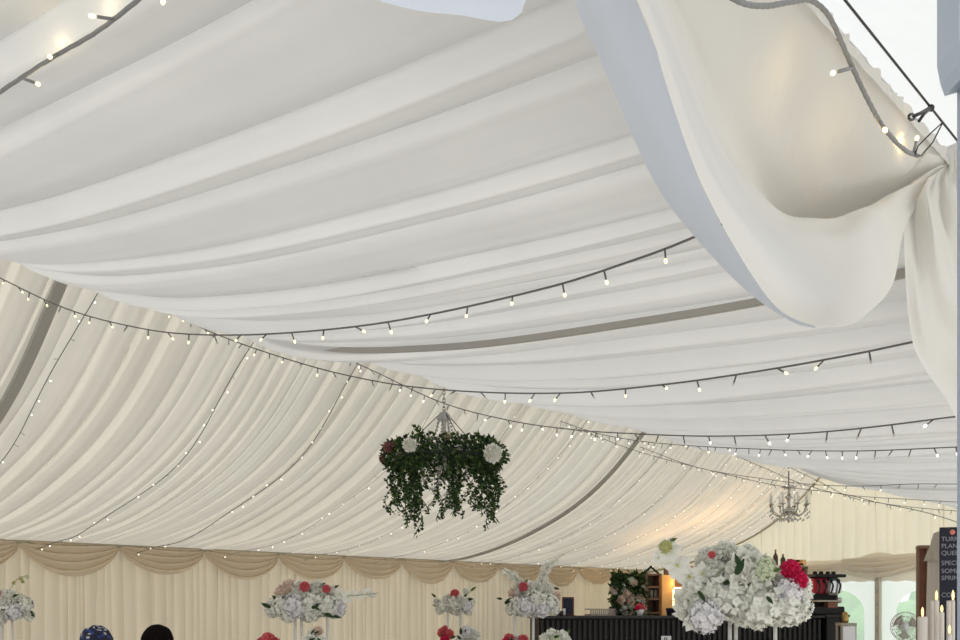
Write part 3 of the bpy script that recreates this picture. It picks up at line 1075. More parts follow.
# chain: links
mb = MB()
ztop = 2.55 - .95 - .05
nl = 46
for k in range(nl):
    z = .30 + (ztop - .30) * k / nl
    h = (ztop - .30) / nl * .72
    pts = []
    for q in range(11):
        a = 2 * PI * q / 10
        x = .008 * cos(a)
        pts.append((x if k % 2 else 0, 0 if k % 2 else x, z + h * sin(a)))
    mb.tube(pts, .0036, n=5, cap=False)
mb.build('chain', 'silver', hoop)
mb = MB()
for k in range(4):
    a = .5 + k * PI / 2
    mb.tube([(R0h * cos(a), R0h * sin(a), .02), (.02 * cos(a), .02 * sin(a), .30)], .0028, n=5)
mb.build('suspension_wires', 'darksteel', hoop)
# small crystal chandelier inside
mb = MB()
mb.lathe([(.004, .31), (.03, .30), (.05, .26), (.015, .24), (.012, .12), (.06, .09), (.02, .03), (.05, -.02), (.015, -.08), (.004, -.10)], n=12)
for k in range(7):
    a = k * 2 * PI / 7
    P = crom([(.02 * cos(a), .02 * sin(a), .04), (.09 * cos(a), .09 * sin(a), -.03), (.15 * cos(a), .15 * sin(a), .0), (.16 * cos(a), .16 * sin(a), .05)], 12)
    mb.tube(P, .006, n=6)
    mb.lathe([(.004, 0), (.022, .006), (.022, .012), (.009, .014), (.009, .07), (.003, .075)], (.16 * cos(a), .16 * sin(a), .05), n=8)
    P2 = crom([(.035 * cos(a), .035 * sin(a), .28), (.06 * cos(a), .06 * sin(a), .17), (.12 * cos(a), .12 * sin(a), .10), (.15 * cos(a), .15 * sin(a), .06)], 12)
    for p in P2:
        mb.ball(p, .008, 0, 6, 5)
    for dz in (-.05, -.08, -.11, -.14):
        mb.ball((.15 * cos(a), .15 * sin(a), dz), .008, 0, 6, 5, (1, 1, 1.6))
        mb.ball((.08 * cos(a + .3), .08 * sin(a + .3), dz - .06), .008, 0, 6, 5, (1, 1, 1.6))
mb.build('crystal_chandelier', 'crystal', hoop, label='small clear crystal chandelier inside the hoop')


def leafquad(mb, p, d, L, Wd, mi):
    d = d.normalized()
    n = Vector((rng.gauss(0, 1), rng.gauss(0, 1), rng.gauss(0, 1)))
    b = d.cross(n)
    b = b.normalized() if b.length > 1e-5 else d.orthogonal()
    nn = d.cross(b)
    mb.add([p, p + d * L * .45 + b * Wd / 2 - nn * L * .06, p + d * L - nn * L * .15, p + d * L * .45 - b * Wd / 2 - nn * L * .06, p + d * L * .5 + nn * L * .08],
           [(0, 1, 4), (1, 2, 4), (2, 3, 4), (3, 0, 4)], mi)


mb = MB()
for i in range(3600):
    a = rng.uniform(0, 2 * PI)
    q = rng.uniform(0, 2 * PI)
    rr = .02 + .075 * math.sqrt(rng.random())
    p = Vector(((R0h + rr * cos(q)) * cos(a), (R0h + rr * cos(q)) * sin(a), rr * .95 * sin(q) + .02))
    out = Vector((cos(q) * cos(a), cos(q) * sin(a), sin(q)))
    d = out * .7 + Vector((rng.gauss(0, .6), rng.gauss(0, .6), rng.gauss(-.25, .6)))
    leafquad(mb, p, d, rng.uniform(.022, .042), rng.uniform(.014, .026), 0 if rng.random() < .62 else 1)
for k in range(12):
    a = rng.uniform(0, 2 * PI)
    p0 = Vector((R0h * cos(a), R0h * sin(a), .06))
    p1 = p0 + Vector((rng.uniform(-.08, .08), rng.uniform(-.08, .08), rng.uniform(.05, .10)))
    mb.tube([p0, p1], .003, 0, 4)
    for t in (.5, .7, .9, 1):
        for _ in range(2):
            leafquad(mb, p0.lerp(p1, t), Vector((rng.gauss(0, 1), rng.gauss(0, 1), .6)), .045, .022, 1)
fo = mb.build('foliage', ['leaf', 'leaf2'], hoop, smooth=False)
fo['kind'] = 'stuff'
VM = []
for kk in range(6):
    mb = MB()
    L = .40
    pts = [Vector((.03 * sin(j * .9 + kk), .03 * cos(j * .7 + kk * 2), -L * j / 12)) for j in range(13)]
    mb.tube(pts, .0028, 0, 4)
    for j in range(46):
        t = (j + rng.random()) / 46
        p = pts[min(12, int(t * 12))] + Vector((0, 0, -L / 12 * (t * 12 - int(t * 12))))
        d = Vector((rng.gauss(0, 1), rng.gauss(0, 1), rng.gauss(-.5, .6)))
        leafquad(mb, p, d, rng.uniform(.024, .040) * (1.1 - .3 * t), rng.uniform(.018, .027), 0 if rng.random() < .6 else 1)
    VM.append(mb.mesh('vine', ['leaf', 'leaf2'], False))
for i in range(58):
    a = 2 * PI * i / 58
    a += .16 * sin(7 * a) + rng.uniform(-.04, .04)
    rr = R0h + rng.uniform(-.06, .07)
    lx = .5 + .5 * sin(a * 3 + 1.1)
    sc = rng.uniform(.50, .85) + .50 * lx * rng.random()
    inst(VM[i % 6], 'vine', hoop, (rr * cos(a), rr * sin(a), -.03), (0, 0, rng.uniform(0, 6)), (1.0, 1.0, sc))
def hp(x, y, dy):
    q = pix(x, y, hc.y) - hc
    return Vector((q.x, dy, q.z))
inst(FM['peony'], 'bloom', hoop, hp(414, 455, -.44), face((-.2, -1, .1)), .043, 'white rose')
inst(FM['peony'], 'bloom', hoop, hp(492, 461, -.36), face((.3, -1, .0)), .058, 'large white rose')
inst(FM['peony2'], 'bloom', hoop, hp(487, 450, .1), face((.3, -.5, .6)), .05, 'white rose')
inst(FM['dusty'], 'bloom', hoop, hp(392, 452, -.2), face((-.8, -1, .2)), .045, 'dusty pink bloom')
inst(FM['dusty'], 'bloom', hoop, hp(384, 460, -.05), face((-1, -.5, .1)), .03, 'dusty pink bloom')
inst(FM['blush'], 'bloom', hoop, hp(447, 441, -.2), face((0, -.6, 1)), .03, 'blush bloom')
inst(FM['small'], 'bloom', hoop, hp(424, 437, .1), face((0, -.6, 1)), .03, 'white bloom')

# ------------------------------------------------------------------ crystal chandelier by the gable
cc = W(11.04, 4.6, 1.02)
ch = thing('chandelier', 'silver crystal chandelier with candle arms hanging before the gable', 'chandelier', (cc.x, cc.y, cc.z))
mb = MB()
mb.tube([(0, 0, .22), (0, 0, 1.45)], .006, n=6)
mb.build('rod', 'darksteel', ch)
mb = MB()
mb.lathe([(.004, -.16), (.02, -.14), (.03, -.11), (.012, -.09), (.05, -.05), (.075, -.03), (.03, 0), (.014, .03), (.02, .09), (.045, .11), (.02, .13), (.012, .20), (.085, .215), (.06, .235), (.008, .25)], n=14)
mb.build('stem', 'silver', ch)
for k in range(8):
    a = k * 2 * PI / 8 + .2
    e = Vector((cos(a), sin(a), 0))
    P = crom([e * .03 + Vector((0, 0, -.02)), e * .10 + Vector((0, 0, -.085)), e * .17 + Vector((0, 0, -.05)), e * .20 + Vector((0, 0, .02))], 14)
    am = MB().tube(P, .009, n=6)
    am.lathe([(.004, 0), (.032, .008), (.032, .016), (.012, .02)], tuple(e * .20 + Vector((0, 0, .02))), n=10)
    ao = am.build('arm', 'silver', ch)
    MB().lathe([(.010, 0), (.010, .085), (.004, .095), (.007, .11), (.001, .135)], tuple(e * .20 + Vector((0, 0, .035))), n=8).build('candle_sleeve', 'white_metal', ao)
    dr = MB()
    for q in range(4):
        dr.ball(tuple(e * .20 + Vector((.02 * (q % 2), .02 * (q // 2), -.03 - .025 * q))), .008, 0, 6, 5, (1, 1, 1.7))
        dr.ball(tuple(e * (.07 + .03 * q) + Vector((0, 0, -.12 - .015 * (q % 2)))), .008, 0, 6, 5, (1, 1, 1.7))
        dr.ball(tuple(e * (.05 + .035 * q) + Vector((0, 0, .20 - .045 * q))), .006, 0, 6, 5)
    dr.build('crystal_drops', 'crystal', ao)

# ------------------------------------------------------------------ bar
bl, br_ = pix(540, 603, 11.8), pix(823, 603, 12.3)
bx = (br_ - bl)
bx.z = 0
blen = bx.length
brz = math.atan2(bx.y, bx.x)
ztopbar = H - 13.0 / F * 11.8
bar = thing('bar_counter', 'long black fluted bar counter across the back right corner', 'bar', (bl.x, bl.y, 0), brz)
mb = MB()
mb.box((blen / 2, .30, (ztopbar - .03) / 2), (blen, .5, ztopbar - .03))
mb.build('carcass', 'black', bar, smooth=False)
mb = MB()
nsl = int(blen / .060)
for i in range(nsl):
    mb.box(((i + .5) * blen / nsl, .035, (ztopbar - .05) / 2 + .01), (.030, .03, ztopbar - .06), bev=.005)
M['slat'] = mat('black_slat', (.024, .021, .022), .5)
mb.build('slat_front', 'slat', bar, smooth=False)
mb = MB()
mb.box((blen / 2, .29, ztopbar - .015), (blen + .06, .60, .03), bev=.006)
mb.build('counter_top', 'black_top', bar, smooth=False)
# end cabinet, turned
be = thing('bar_end_cabinet', 'plain black end cabinet of the bar under the coffee machine', 'cabinet', (br_.x + .02, br_.y - .05, 0), brz)
ecw = .26
mb = MB()
mb.box((ecw / 2 + .03, .30, ztopbar / 2 - .01), (ecw, .52, ztopbar - .02), bev=.006)
mb.build('body', 'black', be, smooth=False)
mb = MB()
mb.box((ecw / 2 + .03, .30, ztopbar - .005), (ecw + .03, .56, .03), bev=.006)
mb.build('top', 'slat', be, smooth=False)


def bp(x, dy, z):              # point on/behind the bar for a picture column
    k = (x - PX) / F
    # intersect sight line with the bar line shifted back by dy
    n = Vector((-sin(brz), cos(brz), 0))
    o = Vector((bl.x, bl.y, 0)) + n * dy
    d = Vector((k, 1, 0))
    t = o.dot(n) / d.dot(n)
    p = d * t
    return Vector((p.x, p.y, z)), t


def zpx(y, Z):
    return (PY - y) / F * Z + H


def text_mesh(txt, size, matn, name, parent, loc, rot, align='LEFT', ext=.001):
    cu = bpy.data.curves.new(name, 'FONT')
    cu.body = txt
    cu.size = size
    cu.extrude = ext
    cu.align_x = align
    tmp = bpy.data.objects.new(name, cu)
    COL.objects.link(tmp)
    bpy.context.view_layer.update()
    dg = bpy.context.evaluated_depsgraph_get()
    me = bpy.data.meshes.new_from_object(tmp.evaluated_get(dg))
    bpy.data.objects.remove(tmp)
    me.materials.clear()
    me.materials.append(M[matn])
    o = bpy.data.objects.new(name, me)
    COL.objects.link(o)
    o.parent = parent
    o.location = loc
    o.rotation_euler = rot
    return o


# card on the bar front
p, Z = bp(666, 0, 0)
card = thing('letter_card', 'small white card with a black letter on the dark bar front', 'sign', (p.x, p.y, zpx(643.5, Z) - .03), brz)
MB().box((0, -.006, .03), (.115, .008, .17)).build('board', 'paper', card, smooth=False)
text_mesh('R', .085, 'ink', 'lettering', card, (-.03, -.012, .040), (PI / 2, 0, 0))

# menu board
p, Z = bp(568, .28, ztopbar)
mnu = thing('menu_board', 'small dark framed board standing on the left end of the bar', 'board', (p.x, p.y, ztopbar), brz - .15)
hb_ = zpx(597, Z) - ztopbar
MB().box((0, 0, hb_ / 2), (.135, .025, hb_), bev=.004).build('frame', 'wood', mnu, smooth=False)
MB().box((0, -.014, hb_ / 2), (.105, .006, hb_ - .03)).build('slate', 'navy', mnu, smooth=False)
MB().box((0, .05, .006), (.12, .10, .012)).build('foot', 'black', mnu, smooth=False)


def cup(x, y0, w, matn, label, cat='cup', dy=.15, handle=False, name='cup', y1=None):
    p, Z = bp(x, dy, ztopbar)
    h = zpx(y0, Z) - ztopbar
    r = w / 2 * Z / F
    t = thing(name, label, cat, (p.x, p.y, ztopbar))
    MB().lathe([(r * .7, 0), (r, h * .2), (r, h), (r * .85, h), (r * .8, h * .25), (.001, h * .2)], n=14).build('body', matn, t)
    if handle:
        MB().tube([(r * .9, 0, h * .8), (r * 1.6, 0, h * .7), (r * 1.6, 0, h * .4), (r * .9, 0, h * .3)], .005, n=6).build('handle', matn, t)
    return t


cup(555.5, 609.5, 4, 'black', 'black cup at the left end of the bar top, left of the white cups')
cup(558.5, 609, 3, 'white', 'white cup on the bar, between two black cups', dy=.22)
cup(561, 611, 5, 'black_top', 'black tumbler on the bar between the two white cups', dy=.12)
cup(564, 608.5, 3, 'white', 'white cup on the bar just left of the menu board', dy=.22)
# drip tray/rack
p, Z = bp(600, .3, ztopbar)
rk = thing('glass_rack', 'low grey slatted rack on the bar, left of the flower wall', 'rack', (p.x, p.y, ztopbar), brz)
rw = 26 * Z / F
hh = zpx(608.5, Z) - ztopbar
mb = MB()
mb.box((0, 0, .008), (rw, .25, .016))
mb.box((0, 0, hh - .008), (rw, .25, .012))
mb.build('trays', 'rack', rk, smooth=False)
for k in range(12):
    MB().box((-rw / 2 + rw * (k + .5) / 12, -.115, hh / 2), (rw / 22, .012, hh - .02)).build('slat', 'rack', rk, smooth=False)

# flower wall panel behind the bar
p, Z = bp(627, .95, 0)
fw = thing('flower_wall', 'panel of mixed blush flowers and leaves behind the bar', 'flower wall', (p.x, p.y, 0), brz)
kz = Z / F
zc0, zc1 = zpx(618, Z), zpx(573.5, Z)
hw = 17.5 * kz
MB().box((0, .03, zc1 / 2), (hw * 2 - .06, .04, zc1)).build('backing', 'leaf', fw, smooth=False)
rng = random.Random(33)
mb = MB()
for i in range(900):
    p2 = Vector((rng.uniform(-hw, hw), -.02 - rng.random() * .07, rng.uniform(zc0, zc1)))
    leafquad(mb, p2, Vector((rng.gauss(0, 1), -.6, rng.gauss(0, 1))), rng.uniform(.05, .09), rng.uniform(.03, .05), 0 if rng.random() < .7 else 1)
lf = mb.build('leaves', ['leaf', 'leaf2'], fw, smooth=False)
lf['kind'] = 'stuff'
for i in range(34):
    kd = rng.choice(['blush', 'small', 'small', 'dusty', 'small', 'green', 'small'])
    inst(FM[kd], 'bloom', fw, (rng.uniform(-hw * .9, hw * .9), -.07, rng.uniform(zc0 + .03, zc1 - .03)), face((rng.gauss(0, .3), -1, rng.gauss(0, .3))), rng.uniform(.03, .052))
for (x, z, r) in ((-.10, .22, .055), (.02, .20, .055), (-.03, .29, .05), (.06, .42, .045)):
    inst(FM['blush'], 'bloom', fw, (x, -.09, zc0 + z), face((0, -1, .1)), r)

# red posy in a white pot on the bar
p, Z = bp(640, .2, ztopbar)
rp = thing('flower_pot', 'white pot of red flowers on the bar, left of the wooden shelf', 'flowers', (p.x, p.y, ztopbar))
MB().lathe([(.03, 0), (.045, .07), (.04, .07), (.03, .02), (.001, .02)], n=14).build('pot', 'white', rp)
for k in range(6):
    inst(FM['pink' if k % 2 else 'coral'], 'bloom', rp, (.035 * cos(k), .035 * sin(k * 1.7), .085 + .012 * (k % 3)), face((cos(k), -.6, .8)), .032)

# wooden shelf unit
p, Z = bp(653.5, .85, 0)
sh = thing('shelf_unit', 'narrow dark wooden shelf unit behind the bar', 'shelf', (p.x, p.y, 0), brz)
kz = Z / F
sw = 17 * kz
z1 = zpx(573.5, Z)
mb = MB()
for sx in (-1, 1):
    mb.box((sx * (sw / 2 - .015), .12, z1 / 2), (.03, .24, z1))
mb.box((0, .23, z1 / 2), (sw, .02, z1))
mb.build('frame', 'shelf_wood', sh, smooth=False)
for y in (574.5, 587, 599, 613):
    MB().box((0, .11, zpx(y, Z)), (sw - .02, .22, .022)).build('shelf', 'shelf_wood', sh, smooth=False)
mb = MB()
mb.tube(crom([(-.10, .1, z1), (-.05, .1, z1 + .04), (0, .1, z1 + .075), (.05, .1, z1 + .04), (.10, .1, z1)], 14), .014, n=6)
mb.ball((0, .1, z1 + .08), .02, 0, 8, 6)
mb.build('crest', 'black', sh)
for i, x in enumerate((-.05, .0, .05)):
    zz = zpx(599, Z) + .011
    q = thing('glass', ['tumbler on the middle shelf of the wooden unit, at its left', 'tumbler on the middle shelf of the wooden unit, in its middle', 'tumbler on the middle shelf of the wooden unit, at its right'][i], 'glass',
              sh.matrix_basis @ Vector((x, .08, zz)), 0, 'tumblers on the wooden shelf')
    MB().lathe([(.018, 0), (.022, .10), (.020, .10), (.016, .01), (.001, .01)], n=12).build('bowl', 'rack', q)

# gold lit board and back bar
p, Z = bp(667, .80, 0)
gb = MB()
gb.box((0, 0, zpx(575, Z) / 2), (11 * Z / F, .03, zpx(575, Z)))
g_ = gb.build('gold_board', 'gold', None, False, (p.x, p.y, 0))
g_.rotation_euler = (0, 0, brz)
tag(g_, 'warm lit gold board beside the wooden shelf unit', 'board')
p0, Z0 = bp(672, 1.0, 0)
p1, Z1 = bp(808, 1.0, 0)
ctr = (p0 + p1) / 2
bw = (p1 - p0).length
zb1 = zpx(566.5, (Z0 + Z1) / 2)
bb = thing('back_bar', 'dark back bar unit with warm lamps, behind the big white bouquet', 'shelf', (ctr.x, ctr.y, 0), brz)
mb = MB()
mb.box((0, .30, zb1 / 2), (bw, .04, zb1))
for sx in (-1, -.33, .33, 1):
    mb.box((sx * (bw / 2 - .02), .15, zb1 / 2), (.03, .30, zb1))
mb.build('frame', 'shelf_wood', bb, smooth=False)
for y in (567, 588, 606):
    MB().box((0, .15, zpx(y, (Z0 + Z1) / 2)), (bw, .30, .025)).build('shelf', 'shelf_wood', bb, smooth=False)
MB().box((-bw / 2 + .22, -.01, zpx(589, Z0)), (.40, .02, .035)).build('lamp_strip', 'warmlamp', bb, smooth=False, label='glowing warm lamp strip')
MB().box((-bw / 2 + .012, -.01, zpx(600, Z0)), (.018, .02, .26)).build('lamp_strip', 'warmlamp', bb, smooth=False, label='glowing warm lamp strip')
for i, x in enumerate((676.5, 680.5, 684.5)):
    p, Z = bp(x, 1.10, 0)
    q = thing('gold_vase', ['amber glass on the lit back bar, nearest the gold board', 'amber glass on the lit back bar, second from the gold board', 'amber glass on the lit back bar, touching the big bouquet'][i], 'glass', (p.x, p.y, zpx(606, 12.9) + .0125), 0, 'amber glasses on the back bar')
    MB().lathe([(.018, 0), (.024, .04), (.014, .12 + .02 * i), (.017, .15 + .02 * i), (.001, .15 + .02 * i)], n=10).build('body', 'copper', q)
p, Z = bp(671, .18, ztopbar)
q = thing('ice_bucket', 'dark bucket on the bar left of the big bouquet', 'bucket', (p.x, p.y, ztopbar))
MB().lathe([(.045, 0), (.06, .08), (.065, .085), (.05, .08), (.04, .01), (.001, .01)], n=16).build('body', 'navy', q)


def bottle(x, ytop, w, zb, matn, label, dy=1.14, foil='foil', group=None):
    p, Z = bp(x, dy, 0)
    h = zpx(ytop, Z) - zb
    r = w / 2 * Z / F
    t = thing('bottle', label, 'bottle', (p.x, p.y, zb), 0, group)
    MB().lathe([(r * .95, 0), (r, .01), (r, h * .55), (r * .75, h * .66), (r * .36, h * .76), (r * .32, h * .84), (.001, h * .84)], n=14).build('body', matn, t)
    MB().lathe([(r * .36, h * .80), (r * .36, h * .97), (r * .40, h * .975), (r * .40, h), (.001, h)], n=12).build('cap', foil, t)
    return t


zt = zb1 + .02
bottle(761, 555, 5, zt, 'glass_brown', 'dark bottle behind the bouquet, leftmost of the three bottle necks', group='bottles on the back bar')
bottle(775.5, 549.5, 5, zt, 'glass_brown', 'tallest dark bottle neck, above the pink blooms', group='bottles on the back bar')
bottle(783, 554, 5, zt, 'glass_brown', 'dark bottle neck right of the tallest one', group='bottles on the back bar')
bottle(800, 569, 7, ztopbar, 'glass_green', 'dark green bottle on the bar right of the big bouquet', dy=.52, foil='glass_green')
p, Z = bp(797.5, 1.14, 0)
q = thing('copper_pail', 'copper and brass pail on the back bar, right of the bottles', 'pail', (p.x, p.y, zt))
h = zpx(560, Z) - zt
r = 8.3 * Z / F
MB().lathe([(r * .9, 0), (r, h * .1), (r, h * .96), (r * 1.03, h), (r * .95, h), (r * .85, .02), (.001, .02)], n=20).build('body', 'copper', q)
MB().lathe([(r * 1.02, h * .45), (r * 1.03, h * .5), (r * 1.02, h * .55), (r * .97, h * .5)], n=20).build('band', 'gold', q)

# coffee machine on the end cabinet
k = 13.6 / F
cmz = ztopbar + .01
cm_o = be.matrix_basis @ Vector((ecw / 2 - .02, .24, cmz))
cm = thing('coffee_machine', 'red and black coffee machine on the right end of the bar', 'coffee machine', cm_o, brz)
mw = 30 * k
hm = zpx(575, 12.6) - cmz
MB().box((0, .06, hm * .10), (mw, .32, hm * .20), bev=.01).build('base', 'black', cm, smooth=False)
MB().box((0, .13, hm * .5), (mw * .94, .18, hm * .95), bev=.01).build('body', 'black', cm, smooth=False)
MB().box((0, .04, hm * .97), (mw, .36, hm * .08), bev=.008).build('top_tray', 'black', cm, smooth=False)
MB().box((-mw * .25, -.015, hm * .72), (mw * .42, .14, hm * .38), bev=.012).build('panel', 'red', cm, smooth=False, label='red front panel')
MB().box((mw * .22, -.015, hm * .70), (mw * .46, .14, hm * .42), bev=.03).build('panel', 'chrome', cm, smooth=False, label='silver front panel')
for x in (-.36, -.16, .06, .30):
    mb = MB()
    mb.tube(crom([(mw * x, -.09, hm * .84), (mw * x + .012, -.12, hm * .74), (mw * x, -.12, hm * .60), (mw * x - .006, -.11, hm * .54)], 10), .011, n=7)
    mb.ball((mw * x, -.10, hm * .84), .02, 0, 8, 6)
    mb.build('spout', 'black', cm)
MB().box((.0, -.03, hm * .34), (mw * .8, .14, .02)).build('drip_tray', 'rack', cm, smooth=False)
MB().box((mw * .1, -.05, hm * .24), (mw * .30, .12, hm * .16), bev=.005).build('drawer', 'wood', cm, smooth=False)
MB().lathe([(.02, 0), (.035, .01), (.035, .06), (.02, .07), (.001, .07)], (mw * .42, -.02, hm * .28), n=12).build('cup_holder', 'chrome', cm)
for i, x in enumerate((-.3, -.1, .12, .3)):
    q = thing('espresso_cup', ['upturned cup on the coffee machine, far left', 'upturned cup on the coffee machine, second from left', 'upturned cup on the coffee machine, third from left', 'upturned cup on the coffee machine, far right'][i], 'cup', cm.matrix_basis @ Vector((mw * x, .03, hm * 1.012)), 0, 'cups on the coffee machine')
    MB().lathe([(.028, 0), (.026, .02), (.018, .035), (.001, .035)], n=12).build('body', 'black', q)

# small kettle and paper box to the right
kp = pix(846, 624, 11.9)
st = thing('side_stand', 'grey side stand with a white notice right of the bar', 'stand', (kp.x, kp.y, 0))
zt = zpx(622.5, 11.9)
MB().box((0, 0, zt - .02), (.175, .2, .03), bev=.004).build('top', 'rack', st, smooth=False)
for sx in (-.075, .075):
    for sy in (-.08, .08):
        MB().box((sx, sy, (zt - .03) / 2), (.02, .02, zt - .03)).build('leg', 'rack', st, smooth=False)
MB().box((.0, -.10, zt - .14), (.135, .012, .20)).build('notice', 'paper', st, smooth=False, label='white notice')
kt = thing('kettle', 'small brass and black kettle on the side stand right of the bar', 'kettle', (kp.x - .01, kp.y, zt - .005))
MB().lathe([(.030, 0), (.040, .02), (.036, .09), (.025, .115), (.01, .125), (.001, .13)], n=14).build('body', 'foil', kt)
MB().tube(crom([(-.035, 0, .10), (-.06, 0, .08), (-.055, 0, .03), (-.035, 0, .015)], 10), .007, n=6).build('handle', 'black', kt)

# pedestal fan
fp = pix(905.5, 626.5, 12.7)
fan = thing('pedestal_fan', 'grey round pedestal fan before the right arched window', 'fan', (fp.x, fp.y, 0))
R = .17
cz = fp.z
mb = MB()
fd = (-fp.x * .05, -1)
for rr in (R, R * .7, R * .4):
    for yy in (-.05, .05):
        q = rr if rr < R else R
        mb.tube([(q * cos(a), yy if rr < R else yy * .5, cz + q * sin(a)) for a in [i * 2 * PI / 32 for i in range(33)]], .005 if rr == R else .003, n=5, cap=False)
for i in range(24):
    a = i * 2 * PI / 24
    for yy in (-.06, .06):
        mb.tube([(.04 * cos(a), yy, cz + .04 * sin(a)), (R * .7 * cos(a), yy * .9, cz + R * .7 * sin(a)), (R * cos(a), yy * .4, cz + R * sin(a))], .0022, n=4)
mb.build('cage', 'chrome', fan)
for i in range(3):
    a0 = i * 2 * PI / 3 + .4
    rows = []
    for j in range(6):
        t = j / 5
        r_ = .03 + .115 * t
        wv = .35 + .45 * t
        rows.append([(r_ * cos(a0 + s * wv), .02 * s, cz + r_ * sin(a0 + s * wv)) for s in (-.8, -.4, 0, .4, .8)])
    MB().grid(rows).build('blade', 'rack', fan)
MB().lathe([(.001, -.05), (.035, -.04), (.04, .0), (.03, .04), (.001, .05)], (0, 0, cz), n=14).build('hub', 'white', fan)
MB().box((0, .09, cz), (.08, .12, .08), bev=.02).build('motor', 'white', fan, smooth=False)
MB().tube([(0, .08, .02), (0, .08, cz)], .014, n=10).build('pole', 'white', fan)
MB().lathe([(.001, 0), (.17, 0), (.16, .03), (.03, .05), (.001, .05)], (0, .08, 0), n=20).build('base', 'white', fan)

# ------------------------------------------------------------------ right foreground: stand, cloth, sign, candles
sp = pix(922.5, 603, 5.0)
ws = thing('wooden_stand', 'brown wooden upright stand left of the beige tied cloth', 'stand', (sp.x, sp.y, 0), -.3)
hz = zpx(546, 5.0)
w5 = 11.5 * 5 / F
mb = MB()
mb.box((0, .04, hz / 2), (w5 - .012, .08, hz))
mb.build('panel', 'wood', ws, smooth=False)
mb = MB()
mb.box((-w5 / 2 + .005, -.005, hz / 2), (.012, .03, hz), bev=.002)
mb.box((w5 / 2 - .005, -.005, hz / 2), (.010, .03, hz), bev=.002)
mb.box((0, -.005, hz - .006), (w5, .10, .014), bev=.002)
mb.build('edge_frame', 'shelf_wood', ws, smooth=False)
# tied cloth
cp = pix(937, 603, 4.8)
k = 4.8 / F
cl = thing('tied_cloth', 'beige cloth tied with coarse sacking, between the wooden stand and the black sign', 'cloth', (cp.x, cp.y, 0), 0)
rows = []
zt0, zt1 = zpx(560, 4.8), 0.02
for j in range(24):
    t = j / 23
    z = zt0 + (zt1 - zt0) * t
    r = []
    for i in range(33):
        a = 2 * PI * i / 32
        rr = (.036 + .035 * t) * (1 + .14 * sin(a * 7 + t * 2))
        r.append((rr * cos(a) - .008 * t, rr * .7 * sin(a), z))
    rows.append(r)
MB().grid(rows).build('hanging_cloth', 'linen', cl)
rows = []
for j in range(16):
    t = j / 15
    z = zpx(561, 4.8) + (zpx(531.5, 4.8) - zpx(561, 4.8)) * t
    r = []
    for i in range(25):
        a = 2 * PI * i / 24
        rr = (.052 - .030 * t) * (1 + .12 * sin(a * 5 + t * 6)) * (1 if t < .97 else .4)
        r.append((rr * cos(a) + .012 * t, rr * .8 * sin(a), z))
    rows.append(r)
MB().grid(rows).build('sacking_tie', 'hessian', cl, label='coarse beige sacking tied round the top')
# black sign
sg_p = pix(953.5, 603, 4.6)
k = 4.6 / F
sg = thing('chalkboard_sign', 'black chalkboard sign with white writing and a coral dot', 'sign', (sg_p.x, sg_p.y, 0), -.25)
hs = zpx(527, 4.6)
sw = 25 * k
MB().box((0, .012, hs - .42), (sw, .02, .84), bev=.003).build('board', 'slate', sg, smooth=False)
mb = MB()
for sx in (-1, 1):
    mb.tube([(sx * sw * .4, .03, hs - .1), (sx * sw * .42, .03 + .0, 0)], .008, n=6)
mb.tube([(0, .03, hs - .15), (0, .30, 0)], .008, n=6)
mb.build('easel', 'wood', sg)
mb = MB()
mb.lathe([(.001, 0), (.011, 0), (.011, .002), (.001, .002)], n=18)
dt = mb.build('dot', 'coral', sg, loc=(-.004, .001, hs - .022), label='coral dot')
dt.rotation_euler = (PI / 2, 0, 0)
for (y, txt) in ((539, 'TURMERIC'), (546, 'PLANET'), (553, 'QUEEN B'), (563, 'SPECIAL'), (571, 'SOME PIN'), (578, 'SPRING'), (595, 'COCO')):
    text_mesh(txt, .027, 'chalk', 'lettering', sg, (-sw / 2 + .005, .001, zpx(y + 2.0, 4.6)), (PI / 2, 0, 0), ext=.0006)

# candles on a plinth
plz = .62
pp = pix(940, 603, 4.05)
pl = thing('plinth', 'low white plinth under the tall candles', 'plinth', (pp.x, pp.y, 0))
MB().box((.02, 0, plz / 2 - .01), (.30, .30, plz - .02), bev=.006).build('body', 'white', pl, smooth=False)
MB().box((.02, 0, plz - .01), (.33, .33, .02), bev=.004).build('top', 'white', pl, smooth=False)
CN = [(922.5, 616.5, 9.5, 608.5, 4.02, 'thick LED candle in front of the wooden stand, leftmost of the candles', 1),
      (936.5, 600, 5, 592, 4.05, 'tall lit LED candle before the tied beige cloth', 1),
      (932, 600.5, 3.2, 600, 4.10, 'slim unlit cream candle left of the tall lit one', 0),
      (941.8, 612, 4.6, 606.5, 4.0, 'lit LED candle right of the tall one, second in height', 1),
      (948.6, 600.5, 4, 600, 4.10, 'tall unlit candle before the black sign', 0),
      (953, 600, 3.8, 591.5, 4.02, 'tall lit LED candle beside the blue-grey post', 1),
      (949.5, 633.5, 4.6, 626.5, 3.95, 'short lit LED candle at the bottom right corner', 1)]
for (x, yt, w, yf, Z, lab, lit) in CN:
    p = pix(x, 603, Z)
    t = thing('candle', lab, 'candle', (p.x, p.y, plz), 0, 'candles on the plinth')
    h = zpx(yt, Z) - plz
    r = w / 2 * Z / F
    MB().lathe([(r * .96, 0), (r, .005), (r, h - .006), (r * .9, h), (r * .55, h - .004), (.001, h - .008)], n=20).build('wax_body', 'wax', t)
    if lit:
        hf = (yt - yf) * Z / F + .006
        MB().lathe([(.002, h - .006), (.0045, h + hf * .25), (.0052, h + hf * .42), (.004, h + hf * .75), (.0008, h + hf)], n=12).build('flame', 'flame', t)

